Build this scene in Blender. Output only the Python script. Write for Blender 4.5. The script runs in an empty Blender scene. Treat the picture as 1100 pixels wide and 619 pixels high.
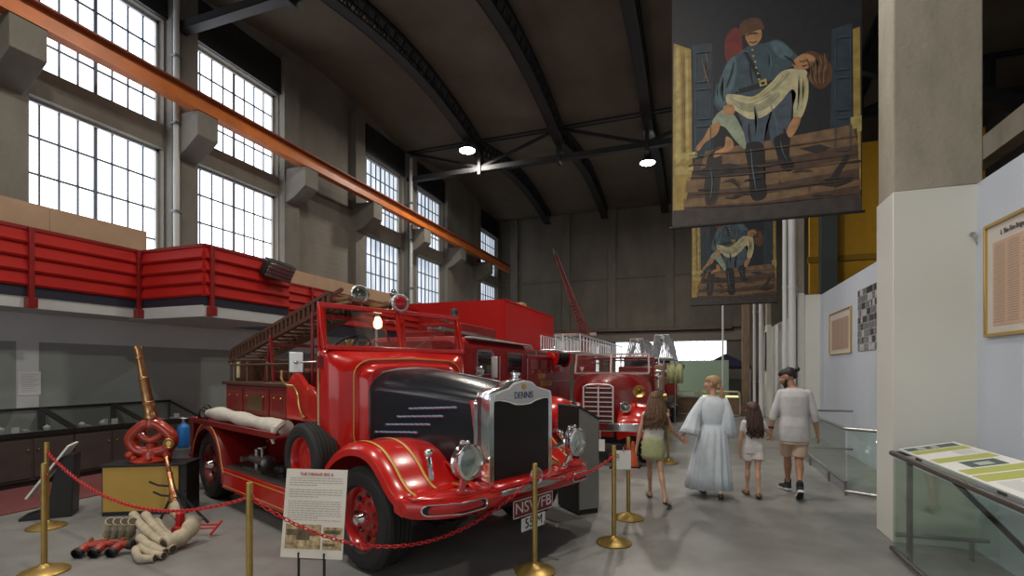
import bpy, bmesh, math, random
from mathutils import Vector, Matrix
random.seed(7)
PI = math.pi
scene = bpy.context.scene
COL = scene.collection
V = Vector

# ------------------------------------------------------------------ materials
MATS = {}
def mat(name, col, rough=.5, metal=0., coat=0., var=0., vscale=6., bump=0., bscale=60., emit=None, es=0., alpha=1., trans=0., spec=.5, stretch=None):
    if name in MATS: return MATS[name]
    m = bpy.data.materials.new(name); m.use_nodes = True
    nt = m.node_tree; n = nt.nodes; l = nt.links
    b = n['Principled BSDF']
    c = (col[0], col[1], col[2], 1)
    b.inputs['Base Color'].default_value = c
    b.inputs['Roughness'].default_value = rough
    b.inputs['Metallic'].default_value = metal
    b.inputs['Coat Weight'].default_value = coat
    b.inputs['Coat Roughness'].default_value = .06
    b.inputs['Specular IOR Level'].default_value = spec
    b.inputs['Transmission Weight'].default_value = trans
    b.inputs['Alpha'].default_value = alpha
    if emit:
        b.inputs['Emission Color'].default_value = (*emit, 1); b.inputs['Emission Strength'].default_value = es
    tc = None
    if var or bump:
        tc = n.new('ShaderNodeTexCoord'); mp = n.new('ShaderNodeMapping'); l.new(tc.outputs['Object'], mp.inputs['Vector'])
        if stretch: mp.inputs['Scale'].default_value = stretch
    if var:
        t = n.new('ShaderNodeTexNoise'); t.inputs['Scale'].default_value = vscale; t.inputs['Detail'].default_value = 5
        l.new(mp.outputs['Vector'], t.inputs['Vector'])
        r = n.new('ShaderNodeValToRGB'); r.color_ramp.elements[0].position = .3; r.color_ramp.elements[1].position = .7
        r.color_ramp.elements[0].color = tuple(max(0, x*(1-var)) for x in col)+(1,)
        r.color_ramp.elements[1].color = tuple(min(1, x*(1+var)) for x in col)+(1,)
        l.new(t.outputs['Fac'], r.inputs['Fac']); l.new(r.outputs['Color'], b.inputs['Base Color'])
    if bump:
        t = n.new('ShaderNodeTexNoise'); t.inputs['Scale'].default_value = bscale; t.inputs['Detail'].default_value = 4
        l.new(mp.outputs['Vector'], t.inputs['Vector'])
        bp = n.new('ShaderNodeBump'); bp.inputs['Strength'].default_value = bump; bp.inputs['Distance'].default_value = .01
        l.new(t.outputs['Fac'], bp.inputs['Height']); l.new(bp.outputs['Normal'], b.inputs['Normal'])
    MATS[name] = m
    return m

def concrete(name, col, rough=.85, board=True, axis='Z', scale=.9):
    m = bpy.data.materials.new(name); m.use_nodes = True
    nt = m.node_tree; n = nt.nodes; l = nt.links; b = n['Principled BSDF']; b.inputs['Roughness'].default_value = rough
    g = n.new('ShaderNodeNewGeometry')
    t = n.new('ShaderNodeTexNoise'); t.inputs['Scale'].default_value = scale; t.inputs['Detail'].default_value = 8; t.inputs['Roughness'].default_value = .62
    mp = n.new('ShaderNodeMapping'); mp.inputs['Scale'].default_value = (1, 1, .45)
    l.new(g.outputs['Position'], mp.inputs['Vector']); l.new(mp.outputs['Vector'], t.inputs['Vector'])
    r = n.new('ShaderNodeValToRGB'); r.color_ramp.elements[0].position = .28; r.color_ramp.elements[1].position = .75
    r.color_ramp.elements[0].color = tuple(x*.68 for x in col)+(1,); r.color_ramp.elements[1].color = tuple(min(1, x*1.22) for x in col)+(1,)
    l.new(t.outputs['Fac'], r.inputs['Fac'])
    l.new(r.outputs['Color'], b.inputs['Base Color'])
    t2 = n.new('ShaderNodeTexNoise'); t2.inputs['Scale'].default_value = 22; t2.inputs['Detail'].default_value = 4
    l.new(g.outputs['Position'], t2.inputs['Vector'])
    h = t2.outputs['Fac']
    if board:
        w = n.new('ShaderNodeTexWave'); w.bands_direction = axis; w.inputs['Scale'].default_value = 2.1; w.inputs['Distortion'].default_value = .4
        l.new(g.outputs['Position'], w.inputs['Vector'])
        a = n.new('ShaderNodeMath'); a.operation = 'MULTIPLY_ADD'; a.inputs[1].default_value = .25
        l.new(w.outputs['Fac'], a.inputs[0]); l.new(t2.outputs['Fac'], a.inputs[2]); h = a.outputs[0]
    bp = n.new('ShaderNodeBump'); bp.inputs['Strength'].default_value = .35; bp.inputs['Distance'].default_value = .02
    l.new(h, bp.inputs['Height']); l.new(bp.outputs['Normal'], b.inputs['Normal'])
    MATS[name] = m
    return m

def glass_mat(name, tint, refl=.12, fac=.9):
    # see-through pane: transparent mixed with gloss by angle
    m = bpy.data.materials.new(name); m.use_nodes = True
    nt = m.node_tree; n = nt.nodes; l = nt.links; n.remove(n['Principled BSDF']); o = n['Material Output']
    tr = n.new('ShaderNodeBsdfTransparent'); tr.inputs['Color'].default_value = (*tint, 1)
    gl = n.new('ShaderNodeBsdfGlossy'); gl.inputs['Roughness'].default_value = .03
    fr = n.new('ShaderNodeFresnel'); ge = n.new('ShaderNodeNewGeometry'); mr_ = n.new('ShaderNodeMapRange'); mr_.inputs[3].default_value = 1.45; mr_.inputs[4].default_value = 1/1.45; l.new(ge.outputs['Backfacing'], mr_.inputs[0]); l.new(mr_.outputs[0], fr.inputs['IOR'])
    ad = n.new('ShaderNodeMath'); ad.operation = 'ADD'; ad.inputs[1].default_value = refl*.3; ad.use_clamp = True
    mx = n.new('ShaderNodeMixShader')
    l.new(fr.outputs[0], ad.inputs[0]); l.new(ad.outputs[0], mx.inputs[0]); l.new(tr.outputs[0], mx.inputs[1]); l.new(gl.outputs[0], mx.inputs[2]); l.new(mx.outputs[0], o.inputs['Surface'])
    MATS[name] = m
    return m

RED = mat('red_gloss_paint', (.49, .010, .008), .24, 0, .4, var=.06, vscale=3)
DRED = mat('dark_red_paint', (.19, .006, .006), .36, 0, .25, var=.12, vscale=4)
MRED = mat('maroon_leather', (.10, .018, .014), .55, 0, 0, bump=.3, bscale=90)
NAVY = mat('dark_bonnet_paint', (.008, .010, .015), .24, 0, .15)
CHROME = mat('chrome', (.82, .82, .84), .12, 1., bump=.02, bscale=20)
STEEL = mat('brushed_steel', (.45, .45, .46), .32, 1., var=.1)
ALU = mat('aluminium', (.62, .63, .65), .4, .7, var=.15, vscale=20)
BRASS = mat('brass', (.62, .42, .14), .28, 1., var=.15, vscale=12)
GOLDP = mat('gold_post_paint', (.42, .29, .09), .38, .75, var=.18, vscale=10)
COPPER = mat('copper', (.58, .26, .13), .3, 1., var=.25, vscale=14)
GOLDLINE = mat('gold_line_paint', (.62, .36, .08), .45)
WHITEP = mat('white_paint', (.75, .75, .73), .5)
BLACK = mat('black_paint', (.012, .012, .013), .45, bump=.05)
BLACKM = mat('black_iron', (.011, .011, .012), .6, .1, var=.3, vscale=3)
RUBBER = mat('tyre_rubber', (.018, .018, .018), .75, bump=.15, bscale=80)
WOOD = mat('dark_varnished_wood', (.075, .032, .016), .45, 0, .2, var=.35, vscale=7, stretch=(1, 8, 8))
CHAINR = mat('red_plastic_chain', (.55, .02, .025), .4)
CANVAS = mat('canvas_hose', (.46, .40, .29), .9, var=.15, vscale=20, bump=.4, bscale=250)
WCANVAS = mat('white_canvas', (.62, .59, .52), .9, var=.08, vscale=12, bump=.4, bscale=200)
LAMPGLASS = mat('lamp_glass', (.75, .76, .70), .12, .55, .5, bump=.25, bscale=45)
REDLENS = mat('red_lens', (.35, .01, .015), .15, 0, .6)
SKIN = mat('skin', (.52, .29, .19), .5, var=.06, vscale=12)
SKIN2 = mat('tanned_skin', (.36, .18, .11), .5, var=.06, vscale=12)
NICKEL = mat('pewter_grey_plate', (.60, .60, .62), .35, .6)

# ------------------------------------------------------------------ mesh builder
class B:
    def __init__(s): s.bm = bmesh.new(); s.mi = 0
    def face(s, vs):
        try:
            f = s.bm.faces.new(vs); f.material_index = s.mi; f.smooth = True; return f
        except ValueError: return None
    def box(s, x0, x1, y0, y1, z0, z1, M=None):
        p = [(x0,y0,z0),(x1,y0,z0),(x1,y1,z0),(x0,y1,z0),(x0,y0,z1),(x1,y0,z1),(x1,y1,z1),(x0,y1,z1)]
        v = [s.bm.verts.new(M @ V(q) if M else q) for q in p]
        for f in ((3,2,1,0),(4,5,6,7),(0,1,5,4),(1,2,6,5),(2,3,7,6),(3,0,4,7)):
            q = s.face([v[i] for i in f]); q.smooth = False
        return s
    def bar(s, a, b, w, h=None, up=(0,0,1)):
        a = V(a); b = V(b); d = b-a; L = d.length
        if L < 1e-6: return s
        h = h or w; d.normalize(); u = V(up)
        if abs(d.dot(u)) > .98: u = V((1,0,0))
        x = d.cross(u).normalized(); z = x.cross(d)
        M = Matrix((( x.x, d.x, z.x, a.x),(x.y, d.y, z.y, a.y),(x.z, d.z, z.z, a.z),(0,0,0,1)))
        return s.box(-w/2, w/2, 0, L, -h/2, h/2, M)
    def loft(s, rings, closed=True, cap0=True, cap1=True, smooth=True):
        R = [[s.bm.verts.new(p) for p in r] for r in rings]; n = len(R[0])
        for i in range(len(R)-1):
            for j in range(n if closed else n-1):
                k = (j+1) % n
                f = s.face([R[i][j], R[i][k], R[i+1][k], R[i+1][j]])
                if f: f.smooth = smooth
        if closed:
            if cap0: f = s.face(R[0][::-1]); 
            if cap0 and f: f.smooth = False
            if cap1: f = s.face(R[-1])
            if cap1 and f: f.smooth = False
        return s
    @staticmethod
    def frame(d):
        d = V(d).normalized(); u = V((0,0,1)) if abs(d.z) < .9 else V((1,0,0))
        x = d.cross(u).normalized(); return d, x, d.cross(x).normalized()
    def lathe(s, prof, o=(0,0,0), ax=(0,0,1), n=24, arc=1., cap=True, smooth=True):
        d, x, y = B.frame(ax); o = V(o)
        rings = []
        for r, h in prof:
            r = max(r, .0004)
            rings.append([o + d*h + x*(r*math.cos(2*PI*k/n)) + y*(r*math.sin(2*PI*k/n)) for k in range(n)])
        return s.loft(rings, True, cap, cap, smooth)
    def cyl(s, a, b, r, r2=None, n=14):
        a = V(a); b = V(b); L = (b-a).length
        return s.lathe([(r,0),(r if r2 is None else r2,L)], a, b-a, n)
    def cap(s, a, b, r, r2=None, n=14):
        a = V(a); b = V(b); L = (b-a).length; r2 = r if r2 is None else r2
        pr = [(r*math.sin(t*PI/8), -r*math.cos(t*PI/8)) for t in range(0, 5)]
        pr += [(r2*math.cos(t*PI/8), L + r2*math.sin(t*PI/8)) for t in range(0, 5)]
        return s.lathe(pr, a, (b-a) if L > 1e-6 else (0,0,1), n)
    def sph(s, c, r, n=16, rot=None):
        if not hasattr(r, '__len__'): r = (r, r, r)
        m = n//2; rings = []
        for i in range(m+1):
            t = PI*i/m; q = max(math.sin(t), .003)
            ring = []
            for k in range(n):
                p = V((r[0]*q*math.cos(2*PI*k/n), r[1]*q*math.sin(2*PI*k/n), -r[2]*math.cos(t)))
                if rot is not None: p = rot @ p
                ring.append(V(c)+p)
            rings.append(ring)
        return s.loft(rings)
    def tube(s, pts, r, n=8, closed=False):
        P = [V(p) for p in pts]; rings = []; m = len(P)
        prevx = None
        for i in range(m):
            if closed: d = P[(i+1) % m]-P[i-1]
            else: d = P[min(i+1, m-1)]-P[max(i-1, 0)]
            d.normalize()
            if prevx is None: _, x, y = B.frame(d)
            else:
                x = (prevx - d*prevx.dot(d)).normalized(); y = d.cross(x)
            prevx = x
            rr = r[i] if hasattr(r, '__len__') else r
            rings.append([P[i] + x*(rr*math.cos(2*PI*k/n)) + y*(rr*math.sin(2*PI*k/n)) for k in range(n)])
        if closed: rings.append(rings[0]); return s.loft(rings, True, False, False)
        return s.loft(rings)
    def torus(s, c, ax, R, r, n=24, k=8):
        d, x, y = B.frame(ax); c = V(c)
        return s.tube([c + x*(R*math.cos(2*PI*i/n)) + y*(R*math.sin(2*PI*i/n)) for i in range(n)], r, k, True)
    def prism(s, poly, a, b, fn):
        # poly: list of 2D points; fn(p, q, t) maps to 3D; t in (a, b)
        r0 = [s.bm.verts.new(fn(p[0], p[1], a)) for p in poly]; r1 = [s.bm.verts.new(fn(p[0], p[1], b)) for p in poly]
        n = len(poly)
        for j in range(n):
            f = s.face([r0[j], r0[(j+1) % n], r1[(j+1) % n], r1[j]]); 
            if f: f.smooth = False
        for r in (r0[::-1], r1):
            f = s.face(r)
            if f: f.smooth = False
        return s
    def px(s, poly, y0, y1): return s.prism(poly, y0, y1, lambda p, q, t: (p, t, q))   # outline in xz
    def py(s, poly, x0, x1): return s.prism(poly, x0, x1, lambda p, q, t: (t, p, q))   # outline in yz
    def pz(s, poly, z0, z1): return s.prism(poly, z0, z1, lambda p, q, t: (p, q, t))
    def obj(s, name, m, parent=None, bev=0., seg=2, sharp=True, loc=None, sub=0, solid=0., remesh=0., smooth_it=0):
        bmesh.ops.recalc_face_normals(s.bm, faces=s.bm.faces[:])
        me = bpy.data.meshes.new(name); s.bm.to_mesh(me); s.bm.free()
        for q in (m if isinstance(m, (list, tuple)) else [m]): me.materials.append(q)
        if sharp: me.set_sharp_from_angle(angle=math.radians(38))
        o = bpy.data.objects.new(name, me); COL.objects.link(o)
        if parent: o.parent = parent
        if loc: o.location = loc
        if solid:
            q = o.modifiers.new('solid', 'SOLIDIFY'); q.thickness = solid; q.offset = 0
        if bev:
            q = o.modifiers.new('bevel', 'BEVEL'); q.width = bev; q.segments = seg; q.limit_method = 'ANGLE'; q.angle_limit = math.radians(35)
        if remesh:
            q = o.modifiers.new('remesh', 'REMESH'); q.mode = 'VOXEL'; q.voxel_size = remesh; q.use_smooth_shade = True
            if smooth_it:
                q = o.modifiers.new('smooth', 'SMOOTH'); q.iterations = smooth_it; q.factor = .5
        if sub:
            q = o.modifiers.new('sub', 'SUBSURF'); q.levels = sub; q.render_levels = sub
        return o

def tag(o, label=None, cat=None, group=None, kind=None):
    if label: o['label'] = label
    if cat: o['category'] = cat
    if group: o['group'] = group
    if kind: o['kind'] = kind
    return o
def empty(name, loc, rz=0., label=None, cat=None, group=None):
    o = bpy.data.objects.new(name, None); COL.objects.link(o); o.location = loc; o.rotation_euler = (0, 0, rz); o.empty_display_size = .1
    return tag(o, label, cat, group)
def copy_tree(o, parent=None):
    c = o.copy(); COL.objects.link(c)
    if parent: c.parent = parent
    for ch in list(KIDS(o)): copy_tree(ch, c)
    return c
def KIDS(o): return [q for q in COL.objects if q.parent == o]
def struct(b, name, m, **k): return tag(b.obj(name, m, **k), kind='structure')
def text_mesh(txt, size, m, parent, M, name='lettering', depth=.002, align='CENTER', sx=1.):
    cu = bpy.data.curves.new('t', 'FONT'); cu.body = txt; cu.size = size; cu.extrude = depth; cu.align_x = align; cu.align_y = 'CENTER'; cu.resolution_u = 3
    t = bpy.data.objects.new('t', cu); COL.objects.link(t)
    dg = bpy.context.evaluated_depsgraph_get(); me = bpy.data.meshes.new_from_object(t.evaluated_get(dg))
    bpy.data.objects.remove(t)
    me.transform(M @ Matrix.Diagonal((sx, 1, 1, 1))); me.materials.clear(); me.materials.append(m)
    o = bpy.data.objects.new(name, me); COL.objects.link(o); o.parent = parent
    return o
def basis(o, x, y):   # matrix whose local x,y map to given directions
    x = V(x).normalized(); y = V(y).normalized(); z = x.cross(y)
    return Matrix(((x.x,y.x,z.x,o[0]),(x.y,y.y,z.y,o[1]),(x.z,y.z,z.z,o[2]),(0,0,0,1)))
def catmull(P, k=5, closed=True):
    out = []; n = len(P)
    for i in range(n if closed else n-1):
        if closed: a, b, c, d = P[i-1], P[i], P[(i+1) % n], P[(i+2) % n]
        else: a, b, c, d = P[max(i-1,0)], P[i], P[i+1], P[min(i+2,n-1)]
        for j in range(k):
            t = j/k
            out.append(tuple(.5*((2*b[q])+(-a[q]+c[q])*t+(2*a[q]-5*b[q]+4*c[q]-d[q])*t*t+(-a[q]+3*b[q]-3*c[q]+d[q])*t**3) for q in range(len(b))))
    if not closed: out.append(tuple(P[-1]))
    return out

# ------------------------------------------------------------------ camera (level, lens shifted upwards)
YAW = math.atan(198/545.)
cam = bpy.data.cameras.new('camera'); co = bpy.data.objects.new('camera', cam); COL.objects.link(co)
co.location = (0, 0, 1.65); co.rotation_euler = (PI/2, 0, YAW)
cam.sensor_width = 36; cam.lens = 36*545/1100.; cam.shift_y = (397-309.5)/1100.; cam.clip_end = 200; cam.clip_start = .05
scene.camera = co
WIN_ES=3.4; WIN_ES2=1.1; LAMP_ES=30.; FRONT_FILL=210.; LAMP_AND_FILL=215.; EXPO=0.0
# ------------------------------------------------------------------ the hall
XL = -9.75; YB = 25.2; YF = -9.0; XR = 2.45
C_WALL = concrete('board_marked_concrete', (.165, .15, .125))
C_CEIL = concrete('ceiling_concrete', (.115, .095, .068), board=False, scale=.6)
C_PILL = concrete('pillar_concrete', (.34, .31, .25), board=False, scale=1.6)
C_PIL2 = concrete('pilaster_concrete', (.16, .148, .125), board=False, scale=1.2)
W_GREY = mat('pale_grey_wall_paint', (.60, .64, .65), .7, var=.06, vscale=1.2)
W_DGREY = mat('mid_grey_dado_paint', (.29, .32, .31), .7, var=.07, vscale=1.4)
W_WHITE = mat('white_wall_paint', (.66, .66, .61), .6, var=.04, vscale=1.1, bump=.1, bscale=30)
W_BLUE = mat('pale_blue_wall_paint', (.55, .60, .68), .6, var=.05, vscale=.9, bump=.05, bscale=20)

# floor: worn polished concrete
m = bpy.data.materials.new('polished_floor'); m.use_nodes = True
nt = m.node_tree; n = nt.nodes; l = nt.links; b_ = n['Principled BSDF']
g = n.new('ShaderNodeNewGeometry'); t = n.new('ShaderNodeTexNoise'); t.inputs['Scale'].default_value = .9; t.inputs['Detail'].default_value = 9; t.inputs['Roughness'].default_value = .6
t3 = n.new('ShaderNodeTexNoise'); t3.inputs['Scale'].default_value = 3.5; t3.inputs['Detail'].default_value = 6
r = n.new('ShaderNodeValToRGB'); r.color_ramp.elements[0].position = .3; r.color_ramp.elements[1].position = .72
r.color_ramp.elements[0].color = (.155, .155, .150, 1); r.color_ramp.elements[1].color = (.30, .298, .285, 1)
rr = n.new('ShaderNodeMapRange'); rr.inputs[3].default_value = .26; rr.inputs[4].default_value = .5
l.new(g.outputs['Position'], t.inputs['Vector']); l.new(g.outputs['Position'], t3.inputs['Vector'])
l.new(t.outputs['Fac'], r.inputs['Fac']); l.new(r.outputs['Color'], b_.inputs['Base Color']); l.new(t3.outputs['Fac'], rr.inputs[0]); l.new(rr.outputs[0], b_.inputs['Roughness'])
FLOOR = m
struct(B().box(-10.2, 9.2, YF-.3, YB+14, -.2, 0), 'floor', FLOOR)

# left wall, built round its windows
GZ = [(3.6, 5.95), (6.42, 8.45)]                      # sill / head of the two window tiers
WY = [(-8.8, -6.6), (-3.75, -1.6), (-.95, 1.3), (4.8, 6.97), (7.6, 9.85), (13.4, 15.5), (16.3, 18.55), (22.25, 24.65)]
b = B(); ys = [YF-.3]
for a, c in WY: ys += [a, c]
ys.append(YB+.3)
for i in range(0, len(ys), 2): b.box(XL-.35, XL, ys[i], ys[i+1], 2.08, 9.9)
for a, c in WY:
    b.box(XL-.35, XL, a, c, 2.08, 3.6); b.box(XL-.35, XL, a, c, 5.95, 6.42); b.box(XL-.35, XL, a, c, 8.45, 9.9)
struct(b, 'wall_left', C_WALL)
struct(B().box(XL-.3, XL+.03, YF, 13.0, 2.08, 2.75), 'wall_left_upper_paint', W_GREY)
b = B(); b.box(XL-.35, XL+.02, YF, 4.68, 0, 2.08); b.box(XL-.35, XL+.02, 4.96, 13.0, 0, 2.08); struct(b, 'wall_left_dado', W_DGREY)
struct(B().box(XL-.35, XL+.03, 4.68, 4.96, 0, 2.08), 'wall_left_light_strip', W_GREY)
struct(B().box(XL-.35, XL+.02, 13.0, YB+.3, 0, 2.08), 'wall_left_far_dado', C_WALL)

# windows
def winmat(name, c0, c1, es, stripes=0.):
    m = bpy.data.materials.new(name); m.use_nodes = True
    nt = m.node_tree; n = nt.nodes; l = nt.links; b = n['Principled BSDF']; b.inputs['Base Color'].default_value = (.3, .32, .34, 1); b.inputs['Roughness'].default_value = .25
    g = n.new('ShaderNodeNewGeometry'); mp = n.new('ShaderNodeMapping'); l.new(g.outputs['Position'], mp.inputs['Vector'])
    t = n.new('ShaderNodeTexNoise'); t.inputs['Detail'].default_value = 3
    if stripes: mp.inputs['Scale'].default_value = (1, 7, .25); t.inputs['Scale'].default_value = 1.5
    else: mp.inputs['Scale'].default_value = (1, 1.2, .5); t.inputs['Scale'].default_value = 1.2
    l.new(mp.outputs['Vector'], t.inputs['Vector'])
    r = n.new('ShaderNodeValToRGB'); r.color_ramp.elements[0].position = .38; r.color_ramp.elements[1].position = .62
    r.color_ramp.elements[0].color = (*c0, 1); r.color_ramp.elements[1].color = (*c1, 1)
    l.new(t.outputs['Fac'], r.inputs['Fac']); l.new(r.outputs['Color'], b.inputs['Emission Color']); b.inputs['Emission Strength'].default_value = es
    return m
WIN = winmat('frosted_daylit_glass', (.80, .87, 1.), (1, 1, 1), WIN_ES)
WIN2 = winmat('reeded_daylit_glass', (.30, .38, .50), (.85, .92, 1.), WIN_ES2, 1.)
MUNT = mat('window_steel', (.10, .115, .14), .5)
MULL = mat('window_mullion', (.42, .43, .42), .5)
wi = 0
for a, c in WY:
    far = a > 12
    for z0, z1 in GZ:
        wi += 1
        w = B().box(XL-.22, XL-.20, a, c, z0, z1); wo = struct(w, 'window_%d' % wi, WIN2 if far else WIN)
        mb = B(); d = (c-a)
        nx = 8
        for k in range(1, nx):
            th = .055 if k == nx//2 else .026
            mb.box(XL-.24 if k == nx//2 else XL-.21, XL-.17, a+d*k/nx-th/2, a+d*k/nx+th/2, z0, z1)
        for k in range(1, 4): mb.box(XL-.21, XL-.175, a, c, z0+(z1-z0)*k/4-.017, z0+(z1-z0)*k/4+.017)
        mb.obj('glazing_bar', MUNT, wo)
        fb = B()
        for (p, q, s, t_) in ((a, a+.05, z0, z1), (c-.05, c, z0, z1), (a, c, z0, z0+.05), (a, c, z1-.05, z1)): fb.box(XL-.24, XL-.14, p, q, s, t_)
        fb.obj('window_frame', MULL, wo)

# pilasters with corbels carrying the crane rail
PY = [-6.6+.3, -3.9, -1.3, 1.6, 4.45, 7.28, 10.12, 12.9, 15.9, 18.85, 21.8]
PW = [.5, .4, .5, .5, .62, .55, .5, .46, .6, .5, .5]
for i, (y, w) in enumerate(zip(PY, PW)):
    struct(B().box(XL, XL+.18, y-w/2, y+w/2, 2.75, 9.4), 'trim_%d' % (i+1), C_PIL2)
    k = B(); k.px([(XL+.1, 5.75), (XL+.45, 5.9), (XL+.8, 6.15), (XL+.8, 6.62), (XL+.1, 6.62)], y-.22, y+.22)
    struct(k, 'trim_%d' % (i+20), C_PIL2, bev=.01)
# white downpipe beside the pilaster
t_ = empty('downpipe', (XL+.28, 7.02, 2.69), 0, 'pale vertical downpipe beside the pilaster between the two nearest tall windows', 'pipe')
B().cyl((0,0,0), (0,0,6.5), .055).obj('pipe', MULL, t_); b = B()
for z in (.3, 2., 3.7, 5.): b.box(-.075, .075, -.075, .075, z, z+.04)
b.obj('pipe_clip', MUNT, t_)
t_ = empty('downpipe', (XL+.28, 15.62, 2.5), 0, 'pale vertical downpipe between the far pair of tall windows', 'pipe')
B().cyl((0,0,0), (0,0,6.6), .06).obj('pipe', MULL, t_); b = B()
for z in (.3, 2., 3.7, 5.): b.box(-.08, .08, -.08, .08, z, z+.04)
b.obj('pipe_clip', MUNT, t_)

# crane rail: an orange steel girder
ORANGE = mat('orange_girder_paint', (.46, .125, .022), .45, 0, .1, var=.18, vscale=2.5)
RUST = mat('rusted_rail_top', (.20, .06, .035), .6, .1, var=.3, vscale=5)
cr = empty('crane_rail', (XL+.72, 2, 6.62), 0, 'long orange steel crane girder on concrete corbels across the window wall', 'girder')
y0, y1 = YF-2, 22.4
B().box(-.1, .1, y0, y1, 0, .03).box(-.012, .012, y0, y1, .03, .31).obj('girder_web', ORANGE, cr)
B().box(-.13, .13, y0, y1, .31, .345).obj('girder_flange', RUST, cr, bev=.005)
B().box(-.03, .03, y0, y1, .346, .40).obj('rail', RUST, cr, bev=.01)

# back wall with the open roller door
DX0, DX1, DZ = -3.75, 1.3, 2.98
b = B(); b.box(XL, DX0, YB, YB+.35, 0, 9.9); b.box(DX1, 9.2, YB, YB+.35, 0, 9.9); b.box(DX0, DX1, YB, YB+.35, DZ, 9.9)
struct(b, 'wall_back', C_WALL)
b = B()
for i, x in enumerate((-9.0, -6.2, -3.9, -1.2, 1.75)): b.box(x-.2, x+.2, YB-.14, YB, 3.6, 9.6)
b.box(XL, 2.2, YB-.05, YB, 6.1, 6.14)
struct(b, 'trim_50', C_PIL2)
BROWN = mat('brown_beam', (.13, .085, .07), .6, var=.2)
struct(B().box(-8.5, 1.5, YB-.35, YB-.02, 3.5, 3.66), 'trim_51', BROWN)
struct(B().box(-8.5, 2.0, YB-.12, YB-.02, 3.0, 3.42), 'trim_52', mat('roller_box', (.20, .17, .15), .6, bump=.3, bscale=8))
DOORG = winmat('daylit_door_panel', (.85, .92, 1.), (1, 1, 1), 3.0, 0)
do = struct(B().box(DX0, DX1, YB+.3, YB+.33, 0.9, DZ), 'window_40', DOORG)
b = B()
for k in range(1, 16): x = DX0+(DX1-DX0)*k/16; b.box(x-.012, x+.012, YB+.26, YB+.30, .9, DZ)
b.obj('glazing_bar', mat('pale_bar', (.5, .5, .5), .5), do)
struct(B().box(DX0, DX1, YB+.1, YB+.33, 0, .9), 'wall_back_lower', C_WALL)
# front wall behind the photographer, closed; an added area light brings the daylight
struct(B().box(XL, 9.2, YF-.3, YF, 0, 9.9), 'wall_front', C_WALL)

# ceiling: shallow concrete vaults spanning from truss to truss
TY = [-9.8, -1.3, 7.2, 15.7, 24.2, 32.7]
def zc(y):
    for a, c in zip(TY, TY[1:]):
        if a <= y <= c: return 9.32+.55*math.sin(PI*(y-a)/(c-a))
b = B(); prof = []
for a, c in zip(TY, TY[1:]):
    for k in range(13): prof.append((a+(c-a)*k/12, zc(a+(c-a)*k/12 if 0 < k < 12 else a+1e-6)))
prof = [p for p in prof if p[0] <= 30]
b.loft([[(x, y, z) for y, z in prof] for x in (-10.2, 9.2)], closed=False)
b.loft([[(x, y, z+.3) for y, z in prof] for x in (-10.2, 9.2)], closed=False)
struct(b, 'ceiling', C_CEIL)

# lattice ribs
RX = [-6.9, -4.1, -1.35, 1.35, 4.0]
on_ = ['first', 'second', 'third', 'fourth', 'fifth']; bn = {1: 'over the near bay', 2: 'over the bay of the two ceiling lamps', 3: 'over the far bay by the end wall'}
for i, x in enumerate(RX):
    for bi in (1, 2, 3):
        a, c = TY[bi], min(TY[bi+1], YB-.1)
        t_ = empty('roof_rib', (x, a, 8.8), 0, '%s black lattice roof rib from the window wall, %s bay' % (on_[i], {1:'near',2:'two lamp',3:'far'}[bi]), 'roof rib', 'black lattice ribs under the concrete ceiling')
        N = 22; L = c-a
        def lo(s, q): return (q, s, .04+.52*math.sin(PI*s/8.5))
        def hi(s, q): return (q, s, .44+.55*math.sin(PI*s/8.5))
        lw = B(); up = B(); lc = B()
        for q in (-.13, .13):
            lw.tube([lo(L*k/N, q) for k in range(N+1)], .032, 6); up.tube([hi(L*k/N, q) for k in range(N+1)], .04, 6)
            for k in range(N):
                lc.bar(lo(L*k/N, q), hi(L*(k+.5)/N, q), .022); lc.bar(hi(L*(k+.5)/N, q), lo(L*(k+1)/N, q), .022)
        for k in range(N): lc.bar(lo(L*k/N, -.13), lo(L*(k+1)/N, .13), .02)
        up.loft([[V(hi(L*k/N, -.17))+V((0,0,.0)), V(hi(L*k/N, .17)), V(hi(L*k/N, .17))+V((0,0,.09)), V(hi(L*k/N, -.17))+V((0,0,.09))] for k in range(N+1)]); lw.loft([[V(lo(L*k/N, -.15))-V((0,0,.02)), V(lo(L*k/N, .15))-V((0,0,.02)), V(lo(L*k/N, .15)), V(lo(L*k/N, -.15))] for k in range(N+1)])
        lw.obj('lower_chord', BLACKM, t_); up.obj('upper_chord', BLACKM, t_); lc.obj('lacing', BLACKM, t_)
# cross trusses
for nm, y in (('by the two nearest windows, cut by the frame top', 7.2), ('beside the two ceiling lamps', 15.7)):
    t_ = empty('roof_truss', (0, y, 8.3), 0, 'black steel roof truss '+nm, 'roof truss')
    x0, x1 = XL+.1, 9.
    B().box(x0, x1, -.12, -.06, 1.0, 1.2).box(x0, x1, .06, .12, 1.0, 1.2).box(x0, x1, -.12, .12, 1.18, 1.22).obj('top_chord', BLACKM, t_)
    B().box(x0, x1, -.10, -.05, 0.02, .16).box(x0, x1, .05, .10, 0.02, .16).box(x0, x1, -.1, .1, .0, .03).obj('bottom_chord', BLACKM, t_)
    for k in range(7):
        xa = x0+.1+k*2.72
        xb = xa+2.72
        if xb < 9.1:
            if k % 2 == 0: B().bar((xa, 0, 1.02), (xb, 0, .15), .08, .09).obj('diagonal', BLACKM, t_)
            else: B().bar((xa, 0, .15), (xb, 0, 1.02), .08, .09).obj('diagonal', BLACKM, t_)
        if k: B().box(xa-.05, xa+.05, -.15, .15, -.12, 1.1).obj('hanger', BLACKM, t_)
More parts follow.
